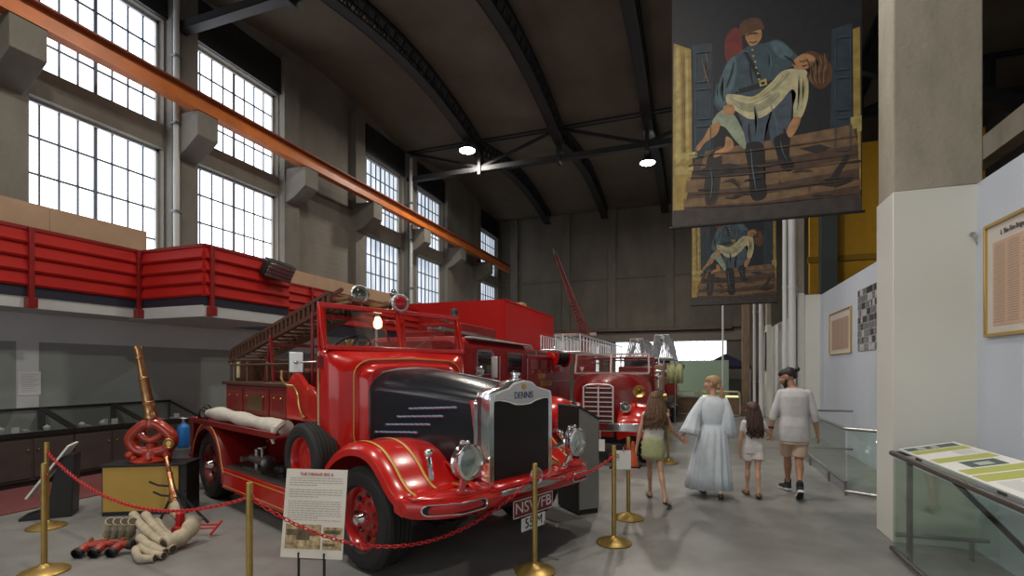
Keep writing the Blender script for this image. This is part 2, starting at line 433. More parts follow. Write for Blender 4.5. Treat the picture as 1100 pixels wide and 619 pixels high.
# purlin-like wall plate
for i, (a, c) in enumerate(WY): struct(B().box(XL, XL+.07, a-.06, c+.06, 8.46, 9.34), 'trim_%d' % (60+i), BLACKM)

# ceiling lamps
LGLOW = mat('lamp_diffuser', (1, 1, 1), .5, emit=(1., .95, .86), es=LAMP_ES)
LSH = mat('lamp_housing', (.10, .10, .11), .4, .5)
def hall_lamp(x, y, z, label):
    t_ = empty('high_bay_lamp', (x, y, z), 0, label, 'ceiling lamp', 'high bay lamps')
    B().lathe([(.10,.34),(.12,.30),(.13,.16),(.26,.03),(.27,0),(.255,0),(.24,.03),(.02,.15)], n=32).obj('shade', LSH, t_)
    B().lathe([(.245,.004),(.235,-.02),(.15,-.045),(.001,-.055)], n=28).obj('diffuser', LGLOW, t_)
    B().cyl((0,0,.33), (0,0,9.33+.05-z), .012, n=8).obj('stem', BLACKM, t_)
hall_lamp(-6.95, 14.9, 8.72, 'glowing round ceiling lamp hanging nearer the window wall')
hall_lamp(-1.57, 17.9, 8.72, 'glowing round ceiling lamp hanging beside the large painted banner')

# right side: row of pillars, white low walls, mezzanine above
PX0, PX1 = 1.76, 2.45
def pillar(i, y0, y1, zp, x0=PX0):
    struct(B().box(x0, PX1, y0, y1, 0, zp), 'wall_right_pillar_base_%d' % i, W_WHITE, bev=.008)
    struct(B().box(x0+.012, PX1, y0+.012, y1-.012, zp, 9.6), 'wall_right_pillar_%d' % i, C_PILL, bev=.012)
pillar(1, 5.78, 6.25, 3.34)
pillar(2, 13.9, 14.35, 3.5, 2.3)
pillar(3, 19.6, 20.1, 3.2, 2.3)
struct(B().box(2.4, 2.6, YF, 6.2, 0, 3.34), 'wall_right_near', W_BLUE)
struct(B().box(2.78, 2.95, 6.2, 13.95, 0, 3.42), 'wall_right_middle', W_BLUE)
struct(B().box(2.5, 2.95, 6.1, 6.25, 0, 3.34), 'wall_right_return', W_BLUE)
struct(B().box(2.75, 2.95, 14.3, YB, 0, 3.3), 'wall_right_far', W_WHITE)
struct(B().box(2.3, 2.8, 13.93, 14.3, 0, 3.45), 'wall_right_step', W_WHITE)
struct(B().box(9.0, 9.2, YF, YB, 0, 9.9), 'wall_right_outer', mat('dark_mezzanine_wall', (.08, .075, .07), .8))
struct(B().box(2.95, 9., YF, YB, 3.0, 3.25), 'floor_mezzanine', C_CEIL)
b = B(); b.box(5.2, 5.5, YF, YB, 5.7, 6.15); struct(b, 'trim_70', C_PILL)
b = B()
for y in (2, 8, 14, 20): b.bar((2.6, y, 9.3), (8.9, y, 6.2), .2, .3)
struct(b, 'trim_71', BLACKM)
GREENF = mat('green_window_frame', (.10, .20, .16), .5)
w = struct(B().box(8.9, 8.95, 6.6, 9.9, 5.0, 8.6), 'window_41', mat('dim_green_glass', (.05, .09, .08), .1, emit=(.25, .5, .42), es=.10))
b = B()
for y in (6.6, 7.4, 8.2, 9.0, 9.8): b.box(8.8, 8.9, y, y+.09, 5.0, 8.6)
for z in (5.0, 6.8, 8.5): b.box(8.8, 8.9, 6.6, 9.9, z, z+.1)
b.obj('window_frame', GREENF, w)
YEL = mat('yellow_panel_paint', (.55, .30, .015), .5, var=.06)
t_ = empty('yellow_partition', (4.4, 15.5, 3.25), 0, 'tall yellow partition on the upper floor seen between pillar and banner', 'partition')
B().box(-1.55, 2.2, 0, .12, 0, 4.3).obj('panel', YEL, t_, bev=.01); B().box(-1.6, 2.2, -.05, 0, 1.25, 1.4).obj('rail', mat('dark_yellow', (.3, .17, .01), .5), t_)
t_ = empty('dark_cabinet', (2.95, 14.9, 3.25), 0, 'dark upright panel at the left edge of the yellow partition', 'cabinet')
B().box(.05, .42, 0, .3, 0, 4.6).obj('panel', mat('dark_grey_green', (.06,.08,.08), .5), t_, bev=.01)

# white downpipes running up beside the second and third pillars
WPIPE = mat('white_pipe', (.62, .63, .64), .4)
for (x, y, r, lab) in ((2.16, 13.75, .09, 'thick white vertical pipe just left of the second pillar'), (2.0, 13.72, .05, 'slim white vertical pipe left of the thick white pipe'),
                       (2.1, 19.3, .08, 'white vertical pipe in front of the third pillar'), (1.88, 19.28, .045, 'thin white vertical pipe nearest the wooden post')):
    t_ = empty('vertical_pipe', (x, y, 0), 0, lab, 'pipe')
    B().cyl((0,0,0), (0,0,9.2), r, n=16).obj('pipe', WPIPE, t_); b = B()
    for z in (1.2, 3.6, 6.): b.lathe([(r*1.15,0),(r*1.15,.06)], (0,0,z), n=16)
    b.obj('pipe_collar', WPIPE, t_)
WOODP = mat('brown_wooden_post', (.19, .13, .09), .7, var=.3, vscale=5, stretch=(6, 6, .6))
t_ = empty('wooden_post', (1.72, 20.6, 0), 0, 'brown timber post beside the far door opening', 'post'); B().box(-.13, .13, -.12, .12, 0, 4.9).obj('post', WOODP, t_, bev=.01); B().box(-.17, .17, -.16, .16, 0, .12).obj('foot', WOODP, t_, bev=.01)
t_ = empty('steel_post', (.995, 21.9, 0), 0, 'slim pale steel pole standing by the far door opening', 'post'); B().cyl((0,0,0), (0,0,4.4), .04).obj('pole', WPIPE, t_); B().cyl((0,0,0), (0,0,.03), .12).obj('base', WPIPE, t_)

# balcony along the window wall
BALR = mat('balcony_red_cladding', (.33, .010, .007), .6, 0, .0, var=.08, vscale=2, spec=.2)
BAND = mat('dark_navy_band', (.012, .014, .028), .5)
SLABW = mat('pale_slab_paint', (.42, .43, .43), .7, var=.05)
TAN = mat('tan_board', (.36, .235, .15), .7, var=.08, vscale=3)
ba = empty('balcony', (0, 0, 2.5), 0, 'red clad balcony with a dark band running along the window wall', 'balcony')
def clad(b, x0, y0, x1, y1, z0, z1, nrow=4, th=.05):
    d = V((x1-x0, y1-y0, 0)); L = d.length; d.normalize(); nn = V((d.y, -d.x, 0)); H_ = (z1-z0)/nrow
    for k in range(nrow):
        za, zb = z0+k*H_, z0+(k+1)*H_
        pr = [(0, za), (-.035, za), (-.05, za+.03), (-.012, zb-.02), (-.012, zb), (.0, zb)]
        r0 = [V((x0, y0, z)) - nn*q + nn*0 for q, z in pr]; r1 = [V((x1, y1, z)) - nn*q for q, z in pr]
        b.loft([r0, r1], smooth=False)
BX, BX2, BY0, BY1 = -8.9, -7.43, 5.97, 7.75
b = B(); z0, z1 = .33, 1.13
clad(b, BX, YF, BX, BY0, z0, z1); b.obj('cladding', BALR, ba)
b = B(); clad(b, BX, BY0, BX2, BY0, z0, z1); b.obj('cladding', BALR, ba)
b = B(); clad(b, BX2, BY0, BX2, BY1, z0, z1); b.obj('cladding', BALR, ba)
b = B(); clad(b, BX, BY1, BX, 15.1, z0, z1); b.obj('cladding', DRED if False else BALR, ba)
B().box(BX-.04, BX+.01, YF, BY0, .19, .33).box(BX-.04, BX2+.01, BY0-.02, BY0+.02, .19, .33).box(BX2-.04, BX2+.012, BY0, BY1, .19, .33).box(BX-.04, BX2, BY1-.02, BY1+.02, .19, 1.13).box(BX-.04, BX+.01, BY1, 15.1, .0, .33).obj('dark_band', BAND, ba)
b = B()
for p, q in (((BX, YF), (BX, BY0)), ((BX, BY0), (BX2, BY0)), ((BX2, BY0), (BX2, BY1)), ((BX, BY1), (BX, 15.1))):
    b.bar((p[0], p[1], 1.15), (q[0], q[1], 1.15), .05, .05)
b.obj('top_rail', DRED, ba)
B().box(XL, BX-.01, YF, 15.1, .02, .19).obj('deck', SLABW, ba, bev=.006)
b = B(); b.pz([(BX-.3, BY0-.02), (BX2, BY0-.02), (BX2, BY1), (BX-.3, BY1)], .0, .189); b.obj('bay_slab', SLABW, ba, bev=.006)
for x, y in ((BX+.06, 1.5), (BX+.06, 4.42), (BX+.06, 5.9), (BX2+.05, BY0+.1), (BX+.06, 10.0), (BX+.06, 12.6)):
    p = B().box(x-.03, x+.03, y-.03, y+.03, .06, 1.16).box(x-.05, x+.05, y-.06, y+.06, .02, .16).obj('post', DRED, ba, bev=.004)
# red clad upper room at the far end of the balcony
ur = empty('red_upper_room', (0, 0, 2.3), 0, 'big red box shaped upper room jutting out behind the fire trucks', 'balcony room')
RX_, RY0, RY1 = -5.72, 15.15, 20.9
b = B()
UPR = mat('upper_room_red', (.48,.010,.008), .6, spec=.2)
for k in range(3): b.box(XL+.2+1.27*k, XL+.2+1.27*(k+1)-.006, RY0-.03, RY0, 0, 1.55)
b.obj('front_cladding', UPR, ur)
b = B()
for k in range(4): b.box(RX_-.03, RX_, RY0+1.44*k, RY0+1.44*(k+1)-.006, 0, 1.55)
b.obj('side_cladding', UPR, ur)
B().box(XL, RX_-.01, RY0+.01, RY1, 0, .2).obj('deck', SLABW, ur)
b = B(); b.bar((XL+.2, RY0, 1.57), (RX_, RY0, 1.57), .05); b.bar((RX_, RY0, 1.57), (RX_, RY1, 1.57), .05); b.obj('top_rail', UPR, ur)
for p in ((RX_-.15, RY0+.2), (RX_-.15, RY1-.2), (-8.2, RY0+.2)): B().box(p[0]-.08, p[0]+.08, p[1]-.08, p[1]+.08, -2.3, 0).obj('support_column', DRED, ur)
CARD = mat('cardboard', (.42, .28, .13), .8, var=.06)
for i, (x, y, s, h_, lab) in enumerate(((-6.35, 18.2, .24, 1.86, 'larger cardboard box showing above the red upper room'), (-6.2, 19.9, .17, 1.66, 'smaller cardboard box further back above the red upper room'))):
    t_ = empty('cardboard_box', (x, y, 2.5), .2*i, lab, 'box')
    B().box(-s, s, -s, s, 0, h_-.2).obj('box', CARD, t_, bev=.004); B().box(-.03, .03, -s-.002, s+.002, h_-.202, h_-.195).obj('tape', mat('tape', (.55, .45, .28), .3), t_)
# tan boards leaning under the windows
for y0, y1, z1, lab in ((2.0, 6.5, 4.19, 'long tan board along the foot of the nearest tall window'), (10.05, 15.1, 4.16, 'long tan board under the blank wall beyond the floodlight')):
    t_ = empty('tan_board', (XL+.19, y0, 2.69), 0, lab, 'board')
    nb = max(1, round((y1-y0)/1.5))
    for k in range(nb): B().box(0, .03, (y1-y0)*k/nb+.004, (y1-y0)*(k+1)/nb-.004, 0, z1-2.69).obj('board_panel', TAN, t_)
# floodlight on the balcony corner
fl = empty('floodlight', (-7.34, 7.30, 3.45), 0, 'black floodlight with ribbed glass clamped to the balcony corner rail', 'floodlight')
R_ = Matrix.Translation((.12, .0, .0)) @ Matrix.Rotation(.55, 4, 'Y') @ Matrix.Rotation(-.25, 4, 'Z')
B().box(-.12, .05, -.28, .28, -.15, .17, R_).obj('housing', BLACK, fl, bev=.02)
b = B(); 
for k in range(4): b.box(.05, .075, -.25, .25, -.13+.072*k, -.078+.072*k, R_)
b.obj('reflector', STEEL, fl, bev=.004)
B().box(-.16, -.12, -.2, .2, -.1, .14, R_).obj('heat_sink', BLACKM, fl); B().bar((-.1, 0, .05), (.12, 0, 0), .04, .04).obj('bracket', BLACKM, fl)
# paper notice on the wall strip
t_ = empty('wall_notice', (XL+.035, 4.84, 1.25), 0, 'white printed paper pinned to the pale strip of the grey wall', 'notice')
B().box(0, .004, -.14, .14, 0, .37).obj('paper', mat('paper', (.72, .73, .76), .7), t_); b = B()
for k in range(11): b.box(.0045, .005, -.11, .11-.03*(k % 3), .32-k*.027, .326-k*.027)
b.obj('printed_lines', mat('print_grey', (.35, .36, .40), .8), t_)
# red carpet strip under the cases
tag(B().box(XL+.03, -7.35, 2.0, 9.0, .002, .012).obj('red_carpet', mat('dull_red_carpet', (.16, .045, .045), .95, bump=.6, bscale=300, var=.1)), 'dull red carpet strip in front of the display cases', 'carpet')
LENS = glass_mat('lamp_lens_glass', (.86,.88,.84), .5)
REFL = mat('lamp_reflector', (.88,.88,.82), .4, .55, bump=.25, bscale=30)
# ------------------------------------------------------------------ wheels and shared vehicle pieces
def wheel(parent, name, x, y, r, w, side, holes=True, dark=False, hubm=None):
    # side -1: outer face towards -Y
    e = B(); c = V((x, y, r)); ax = V((0, side, 0)); h = w/2
    prof = [(r*.60,-h*.8),(r*.66,-h),(r*.86,-h),(r*.95,-h*.82)]
    for k in range(5):   # tread ribs
        a = -h*.78 + k*(h*1.56/5); s = h*1.56/5
        prof += [(r,a+s*.1),(r,a+s*.75),(r*.975,a+s*.8),(r*.975,a+s*.98)]
    prof += [(r*.95,h*.82),(r*.90,h*.98),(r*.84,h),(r*.80,h*1.02),(r*.76,h),(r*.66,h),(r*.60,h*.8)]
    e.lathe([(q, t) for q, t in prof], c, ax, 48, cap=False)
    ty = e.obj(name, RUBBER, parent)
    ri = B()
    ri.lathe([(r*.63,-h*.8),(r*.64,h*.72),(r*.60,h*.86),(r*.55,h*.70),(r*.52,h*.35),(r*.40,h*.25),(r*.30,h*.42),(r*.16,h*.62),(r*.12,h*.62),(.001,h*.62)], c, ax, 40)
    d, px, py = B.frame(ax)
    if holes:
        ri.mi = 1
        for k in range(8):
            a = 2*PI*k/8; q = c + px*(r*.43*math.cos(a)) + py*(r*.43*math.sin(a)) + d*(h*.262)
            ri.lathe([(r*.055,0),(r*.055,.012)], q, ax, 12)
        ri.mi = 2
        for k in range(8):
            a = 2*PI*(k+.5)/8; q = c + px*(r*.30*math.cos(a)) + py*(r*.30*math.sin(a)) + d*(h*.42)
            ri.lathe([(r*.035,0),(r*.035,.022),(r*.02,.03)], q, ax, 6, smooth=False)
    ri.obj('rim', [RED if not dark else DRED, BLACK, DRED if dark else mat('worn_nut', (.4, .2, .18), .4, .7)], ty)
    if not holes: return ty
    hc = B().lathe([(r*.15,h*.6),(r*.15,h*.78),(r*.12,h*.95),(r*.10,h*1.2),(r*.05,h*1.3),(.001,h*1.31)], c, ax, 24); hc.obj('hub_cap', hubm or CHROME, ty)
    return ty
def headlamp(parent, name, c, ax, r, deep=1.1, rimm=None):
    a = V(ax).normalized()
    h = B().lathe([(.001,-r*deep),(r*.35,-r*deep*.96),(r*.68,-r*deep*.75),(r*.9,-r*.4),(r*.97,-.02)], c, ax, 28).obj(name, rimm or CHROME, parent)
    rb = B().lathe([(r*.97,-.03),(r*1.06,-.015),(r*1.06,.012),(r*.92,.022),(r*.9,.008)], c, ax, 32, cap=False); rb.obj('rim', rimm or CHROME, h)
    bw = B().lathe([(r*.90,.004),(r*.8,-r*.25),(r*.6,-r*.5),(r*.35,-r*.68),(.001,-r*.74)], c, ax, 28, cap=False); bw.obj('reflector', REFL, h)
    B().sph(V(c)-a*r*.3, r*.16, 12).obj('bulb', mat('bulb_glass', (.8,.78,.7), .2), h)
    B().lathe([(r*.92,.006),(r*.7,.022),(r*.35,.03),(.001,.032)], c, ax, 28, cap=False).obj('lens', LENS, h)
    return h
def arcpts(cx, cz, r, a0, a1, n): return [(cx+r*math.cos(math.radians(a0+(a1-a0)*k/n)), cz+r*math.sin(math.radians(a0+(a1-a0)*k/n))) for k in range(n+1)]
def mudguard(b, path, y0, y1, lip=.07, th=.02, dome=.05, side=-1):
    # path: outer curve (x,z); sheet from y0 (inner) to y1 (outer edge) with a rolled lip at the outer edge
    rings = []
    m_ = len(path)
    for i, (x, z) in enumerate(path):
        p, q = path[max(i-1, 0)], path[min(i+1, m_-1)]; d = V((q[0]-p[0], 0, q[1]-p[1])).normalized(); nn = V((-d.z, 0, d.x))
        if nn.z < 0 and i in range(1, m_-1) and abs(d.x) > .3: nn = -nn
        W_ = y1-y0; ring = []
        for t, hgt in ((0, -.02), (.25, dome*.6), (.55, dome), (.8, dome*.75), (.93, dome*.2), (.99, -lip*.4), (1.0, -lip)):
            ring.append(V((x, y0+W_*t, z)) + nn*hgt)
        for t, hgt in ((.985, -lip), (.97, -lip*.4), (.9, dome*.2-th), (.55, dome-th), (0, -.02-th)):
            ring.append(V((x, y0+W_*t, z)) + nn*hgt)
        rings.append(ring)
    b.loft(rings)
    return b

# ------------------------------------------------------------------ TRUCK 1: the open-cab engine in front
T1 = empty('fire_engine', (-2.06, 4.44, 0), math.radians(-21.7), 'big red open cab fire engine in front with dark bonnet and chrome radiator', 'fire engine')
# chassis
b = B()
for s in (-1, 1): b.box(-4.5, .62, s*.42-.05, s*.42+.05, .46, .62)
for x in (-4.3, -3.0, -1.6, -.4, .45): b.box(x-.05, x+.05, -.4, .4, .48, .58)
b.obj('chassis', DRED, T1, bev=.005)
for i, x in enumerate((-.14, -3.68)):
    b = B().cyl((x, -.85, .43), (x, .85, .43), .05)
    if i: b.sph((x, 0, .43), (.2, .22, .2))
    for s in (-1, 1):
        for k in range(4): b.box(x-.5+.05*k, x+.5-.05*k, s*.5-.04, s*.5+.04, .36-.018*k, .374-.018*k)
    b.obj('axle', BLACKM, T1)
wheel(T1, 'front_wheel', -.14, -.97, .425, .26, -1); wheel(T1, 'front_wheel', -.14, .97, .425, .26, 1)
wheel(T1, 'rear_wheel', -3.68, -.95, .43, .27, -1, dark=True); wheel(T1, 'rear_wheel', -3.68, .95, .43, .27, 1, dark=True)
B().box(-.9, .5, -.30, .30, .40, .66).box(-3.3, -1.2, -.06, .06, .42, .5).obj('engine_sump', BLACKM, T1, bev=.03)

# front mudguards
fpath = catmull([(-.84,.42),(-.79,.62),(-.64,.84),(-.40,.985),(-.15,1.035),(.06,1.0),(.22,.895),(.33,.785),(.43,.715),(.52,.69)], 4, False)
for s in (-1, 1):
    b = B(); mudguard(b, fpath, s*.46, s*1.13, lip=.09, dome=.02); fg = b.obj('front_mudguard', RED, T1)
    # gold coach lines following the guard
    for (ya, yb) in ((1.02, 0), (.80, 0)):
        b = B(); pts = []
        for i, (x, z) in enumerate(fpath[8:-2]):
            t = i/len(fpath[8:-2]); p, q = fpath[max(i+7, 0)], fpath[i+9]; d = V((q[0]-p[0], 0, q[1]-p[1])).normalized(); nn = V((-d.z, 0, d.x))
            pts.append(V((x, s*ya, z)) + nn*(.0175 if ya > 1 else .0225))
        if ya > 1: pts.append(pts[-1]+V((.07, -s*.04, -.055))); pts.append(pts[-1]+V((.02, -s*.14, -.008)))
        bb = [ (p+V((0, .013, 0)), p-V((0, .013, 0))) for p in pts]
        b.loft([[q[0]+V((0,0,.003)), q[1]+V((0,0,.003))] for q in bb], closed=False); b.obj('coach_line', GOLDLINE, fg, solid=.002)
    B().box(.50, .60, s*.60-.06, s*.60+.06, .73, .75).obj('badge_plate', BRASS, fg, bev=.004)
# apron between guards and bumper with long slots
BZ0, BZ1 = .555, .70
def bump_x(y): a = abs(y); return .80 if a < .7 else .80 - .28*((a-.7)/.43)**2.6
ys = [-1.13, -1.12, -1.09, -1.05, -.98, -.9, -.8, -.65, 0, .65, .8, .9, .98, 1.05, 1.09, 1.12, 1.13]
b = B(); rings = []
for y in ys:
    x = bump_x(y); e = .012 if abs(y) > 1.09 else 0
    rings.append([(x-.12, y, BZ0+.02+e), (x-.03, y, BZ0+e), (x, y, BZ0+.03+e), (x+.012, y, (BZ0+BZ1)/2), (x, y, BZ1-.03-e), (x-.03, y, BZ1-e), (x-.14, y, BZ1+.0-e), (x-.14, y, BZ1-.03-e)])
b.loft(rings); bp = b.obj('front_bumper', RED, T1)
for s in (-1, 1):
    n_ = 10
    def slotring(ww, hh, off):
        P_ = []
        yc, zc_ = s*.82, .628
        for k in range(24):
            a = 2*PI*k/24; cx_, sx_ = math.cos(a), math.sin(a)
            yy = yc + (ww-hh)*(1 if cx_ > 0 else -1)*min(1, abs(cx_)*4) + hh*cx_; zz = zc_ + hh*sx_
            P_.append(V((bump_x(yy)+.010+off, yy, zz)))
        return P_
    B().loft([slotring(.235, .034, .003), slotring(.235, .034, .006)]).obj('bumper_slot', BLACK, bp)
    r0 = slotring(.245, .040, .008); b = B(); b.tube(r0, .006, 6, True); b.obj('slot_trim', CHROME, bp)
b = B()     # sheet between guards and radiator
for s in (-1, 1):
    yy = [s*q for q in (.44,.6,.8,.95,1.05,1.10)]
    b.loft([[(.46, y, .70) for y in yy], [(.56, y, .705) for y in yy], [(max(.57, bump_x(y)-.02), y, .697) for y in yy]], closed=False)
    b.loft([[(-.1, s*.44, .80), (.3, s*.44, .74), (.68, s*.42, .71), (.8, s*.42, .69)], [(-.1, s*.5, .9), (.3, s*.52, .86), (.55, s*.55, .74), (.72, s*.6, .70)]], closed=False)
b.loft([[(.60, -.5, .72), (.80, -.5, .69)], [(.60, .5, .72), (.80, .5, .69)]], closed=False)
b.obj('front_apron', RED, T1, solid=.015)
B().bar((.83, -.42, .665), (.83, .42, .665), .02, .04).pz([(.80,-.44),(.86,-.2),(.86,.2),(.80,.44)], .640, .652).obj('centre_bumper_bar', STEEL, T1, bev=.004)
b = B().torus((.86, -.02, .745), (1, 0, .15), .062, .017, 20, 8); b.obj('tow_ring', STEEL, T1)
B().cyl((.5, .1, .36), (.98, .1, .33), .017).obj('starting_handle', STEEL, T1)
# number plates
PLR = mat('dark_red_plate', (.16, .012, .016), .5)
PX_ = -.29
pl = B().box(.845, .852, -.02+PX_, .50+PX_, .44, .585).obj('plate', PLR, T1, bev=.002)
text_mesh('NSWFB', .13, mat('plate_grey_white', (.62, .55, .55), .5), pl, basis((.853, .24+PX_, .513), (0,1,0), (0,0,1)), sx=1.12)
b = B()
for a, c, p, q in ((-.02,.50,.44,.447),(-.02,.50,.578,.585),(-.02,-.013,.44,.585),(.493,.50,.44,.585)): b.box(.852, .8535, a+PX_, c+PX_, p, q)
b.obj('plate_border', mat('plate_grey_white', (.6,.5,.5)), pl)
pl = B().box(.850, .856, .08+PX_, .39+PX_, .315, .425).obj('number_plate', WHITEP, T1, bev=.002)
text_mesh('55 M', .115, BLACK, pl, basis((.857, .235+PX_, .372), (0,1,0), (0,0,1)))

# bonnet
def hoodring(x, hw, zb, zs, zt):
    P_ = [(x, -hw, zb)]
    P_ += [(x, -hw, zs-.06), (x, -hw+.012, zs-.02), (x, -hw+.05, zs+.03), (x, -hw*.72, zt-.045), (x, -hw*.4, zt-.012), (x, 0, zt)]
    P_ += [(x, -p[1], p[2]) for p in P_[:-1][::-1]]
    return P_
secs = [(-.82,.575,.90,1.50,1.665), (-.5,.545,.90,1.485,1.645), (-.1,.50,.89,1.46,1.60), (.3,.45,.88,1.43,1.55), (.56,.41,.87,1.405,1.51)]
b = B().loft([hoodring(*s_) for s_ in secs]); hd = b.obj('bonnet', NAVY, T1)
def hring(x, o):
    for a, c in zip(secs, secs[1:]):
        if a[0] <= x <= c[0]:
            t = (x-a[0])/(c[0]-a[0]); q = [a[i]+(c[i]-a[i])*t for i in range(5)]; return hoodring(x, q[1]+o, q[2]-.01, q[3]+o, q[4]+o)
b = B(); b.loft([hring(-.82, .004), hring(-.82, .012), hring(-.79, .012), hring(-.79, .004)]); b.obj('bonnet_trim', CHROME, hd)
b = B(); b.loft([hring(.52, .004), hring(.52, .012), hring(.55, .012), hring(.55, .004)]); b.obj('bonnet_trim', CHROME, hd)
b = B(); b.box(-.8, .56, -.008, .008, 0, .01)
b = B(); b.loft([[(x, w_, z+.008) for w_ in (-.008, .008)] for x, z in ((-.8,1.665),(-.5,1.645),(-.1,1.60),(.3,1.55),(.55,1.51))], closed=False); b.obj('centre_hinge', STEEL, hd, solid=.006)
for s in (-1, 1):
    lv = B()
    for r_ in range(4):
        xa = -.70 + .155*r_; z = 1.045 + r_*.082
        for k in range(9):
            x = xa + k*.064; t = (x+.82)/1.38; hw = .575-.165*t
            lv.cap((x, s*(hw+.008), z+.004*k), (x+.046, s*(hw+.002), z+.004*k-.002), .0145, n=8)
        lv.bar((xa-.03, s*(.575-.165*(xa+.79)/1.38+.004), z-.016), (xa+.56, s*(.575-.165*(xa+1.38)/1.38+.004), z+.016), .008, .008)
    lv.obj('louvres', mat('louvre_blue_steel', (.20,.24,.34), .3, .9), hd)
# radiator
RXF = .60
b = B()
out = [(-.42,.70),(-.42,1.40),(-.40,1.46),(-.33,1.475),(-.2,1.50),(-.13,1.545),(0,1.565),(.13,1.545),(.2,1.50),(.33,1.475),(.40,1.46),(.42,1.40),(.42,.70)]
inn = [(-.365,.70),(-.365,1.36),(-.36,1.385),(-.30,1.39),(-.18,1.37),(-.1,1.345),(0,1.34),(.1,1.345),(.18,1.37),(.30,1.39),(.36,1.385),(.365,1.36),(.365,.70)]
for x0, x1 in ((RXF-.06, RXF+.09),):
    rings = []
    for x, o in ((x0, 0), (x1-.02, 0), (x1, -.012)):
        rings.append([(x, p[0]*(1+o), p[1]+o*.5) for p in out])
    b.loft(rings, closed=False)
    for i in range(len(out)-1):
        v = [b.bm.verts.new((x1, p[0]*.988, p[1]-.006)) for p in (out[i], out[i+1])] + [b.bm.verts.new((x1, p[0], p[1])) for p in (inn[i+1], inn[i])]
        b.face(v)
    b.loft([[(x1, *p) for p in inn], [(x0+.03, *p) for p in inn]], closed=False)
rs = b.obj('radiator_shell', NICKEL if False else CHROME, T1)
B().py([(p[0], p[1]) for p in inn], RXF+.0, RXF+.045).obj('radiator_mesh', mat('radiator_black_mesh', (.014, .012, .011), .6, .2, bump=.8, bscale=120), T1)
B().py([(p[0], p[1]) for p in out], RXF-.055, RXF+.0).obj('radiator_core', DRED, T1)
# raised header plate with lettering
hp = [(-.36,1.388),(-.30,1.402),(-.18,1.386),(-.1,1.36),(0,1.352),(.1,1.36),(.18,1.386),(.30,1.402),(.36,1.388),(.36,1.44),(.3,1.462),(.19,1.485),(.12,1.53),(0,1.548),(-.12,1.53),(-.19,1.485),(-.3,1.462),(-.36,1.44)]
B().py(hp, RXF+.088, RXF+.1).obj('header_plate', NICKEL, rs, bev=.003)
text_mesh('DENNIS', .085, mat('dark_enamel', (.06,.08,.14), .3), rs, basis((RXF+.102, 0, 1.425), (0,1,0), (0,0,1)), sx=.85)
B().cyl((RXF+.1, 0, 1.502), (RXF+.108, 0, 1.502), .026, n=24).obj('round_badge', BRASS, rs)
B().lathe([(.05,0),(.055,.02),(.03,.03),(.03,.045),(.045,.05),(.045,.07),(.02,.085),(.001,.09)], (RXF, 0, 1.55), n=20).obj('filler_cap', CHROME, rs)
b = B()

for s in (-1, 1): B().loft([[(.45, s*.41, .70), (.45, s*.42, 1.39)], [(.545, s*.415, .70), (.545, s*.415, 1.39)]], closed=False).obj('radiator_side_panel', DRED, T1, solid=.01)
# headlamps
for s in (-1, 1):
    c = V((.77, s*.71, .95))
    hl = headlamp(T1, 'headlamp', c, (1, 0, .0), .128)
    b = B(); b.cyl(c+V((-.07, 0, -.11)), (.64, s*.68, .68), .028); b.lathe([(.07,0),(.05,.03),(.03,.06)], (.64, s*.68, .665)); b.tube([c+V((-.05, -s*.15, 0)), c+V((-.12, -s*.22, -.05)), (.45, s*.44, .86)], .022); b.sph(c+V((-.08,0,.13)), .028); b.cap(c+V((-.08,0,.12)), c+V((-.02,0,.15)), .012)
    b.tube([(.5, s*.86, .80), (.5, s*.88, .92), (.46, s*.86, .98)], .02); b.sph((.46, s*.86, 1.0), (.035,.035,.035)); b.torus(c+V((-.06,0,0)), (1,0,0), .128, .012, 24, 6)
    b.obj('bracket', CHROME, hl)

# scuttle and windscreen
def sring(x, hw, zb, zt, rr):
    P_ = [(x, -hw*.97, zb), (x, -hw, zb+.1)]
    for a in range(0, 91, 15): P_.append((x, -hw+rr-rr*math.cos(math.radians(a)), zt-rr*.75+rr*.75*math.sin(math.radians(a))))
    P_.append((x, 0, zt+.015))
    P_ += [(x, -p[1], p[2]) for p in P_[:-1][::-1]]
    return P_
b = B().loft([sring(-.80,.585,.88,1.675,.2), sring(-.84,.63,.88,1.70,.2), sring(-.92,.66,.88,1.725,.2)]); b.obj('scuttle', RED, T1)
b = B().loft([sring(-.88,.70,.88,1.745,.22), sring(-.93,.79,.88,1.775,.22), sring(-.99,.86,.88,1.80,.18), sring(-1.05,.90,.88,1.84,.10), sring(-1.16,.91,.88,1.86,.06)]); b.obj('scuttle', RED, T1)
b = B(); b.tube([V(p)+V((.004,0,0)) for p in sring(-.915,.668,.9,1.732,.2)], .006, 5); b.tube([V(p) for p in sring(-.875,.70,.9,1.75,.22)], .006, 5); b.obj('coach_line', GOLDLINE, T1)
b = B(); b.tube([(-1.15,-.918,1.82),(-1.15,-.918,1.06),(-1.13,-.918,1.02),(-1.04,-.918,.97),(-1.01,-.918,.88)], .011, 6); b.obj('door_edge_line', mat('tan_edge', (.55,.35,.2), .5), T1)
WS0, WS1, WX = 1.865, 2.285, -1.06
GL1 = glass_mat('windscreen_glass', (.93, .95, .95), .35)
wf = B()
for y in (-.90, 0, .90): wf.bar((WX, y, WS0-.02), (WX-.10, y, WS1), .045, .045, up=(0,1,0))
wf.bar((WX, -.90, WS0), (WX, .90, WS0), .05, .05); wf.bar((WX-.10, -.92, WS1), (WX-.10, .92, WS1), .05, .05)
wf.obj('windscreen_frame', RED, T1, bev=.008)
for s in (-1, 1):
    b = B(); b.loft([[(WX-.002, s*.03, WS0+.02), (WX-.002, s*.88, WS0+.02)], [(WX-.098, s*.03, WS1-.02), (WX-.098, s*.88, WS1-.02)]], closed=False); b.obj('windscreen_pane', GL1, T1)
b = B()
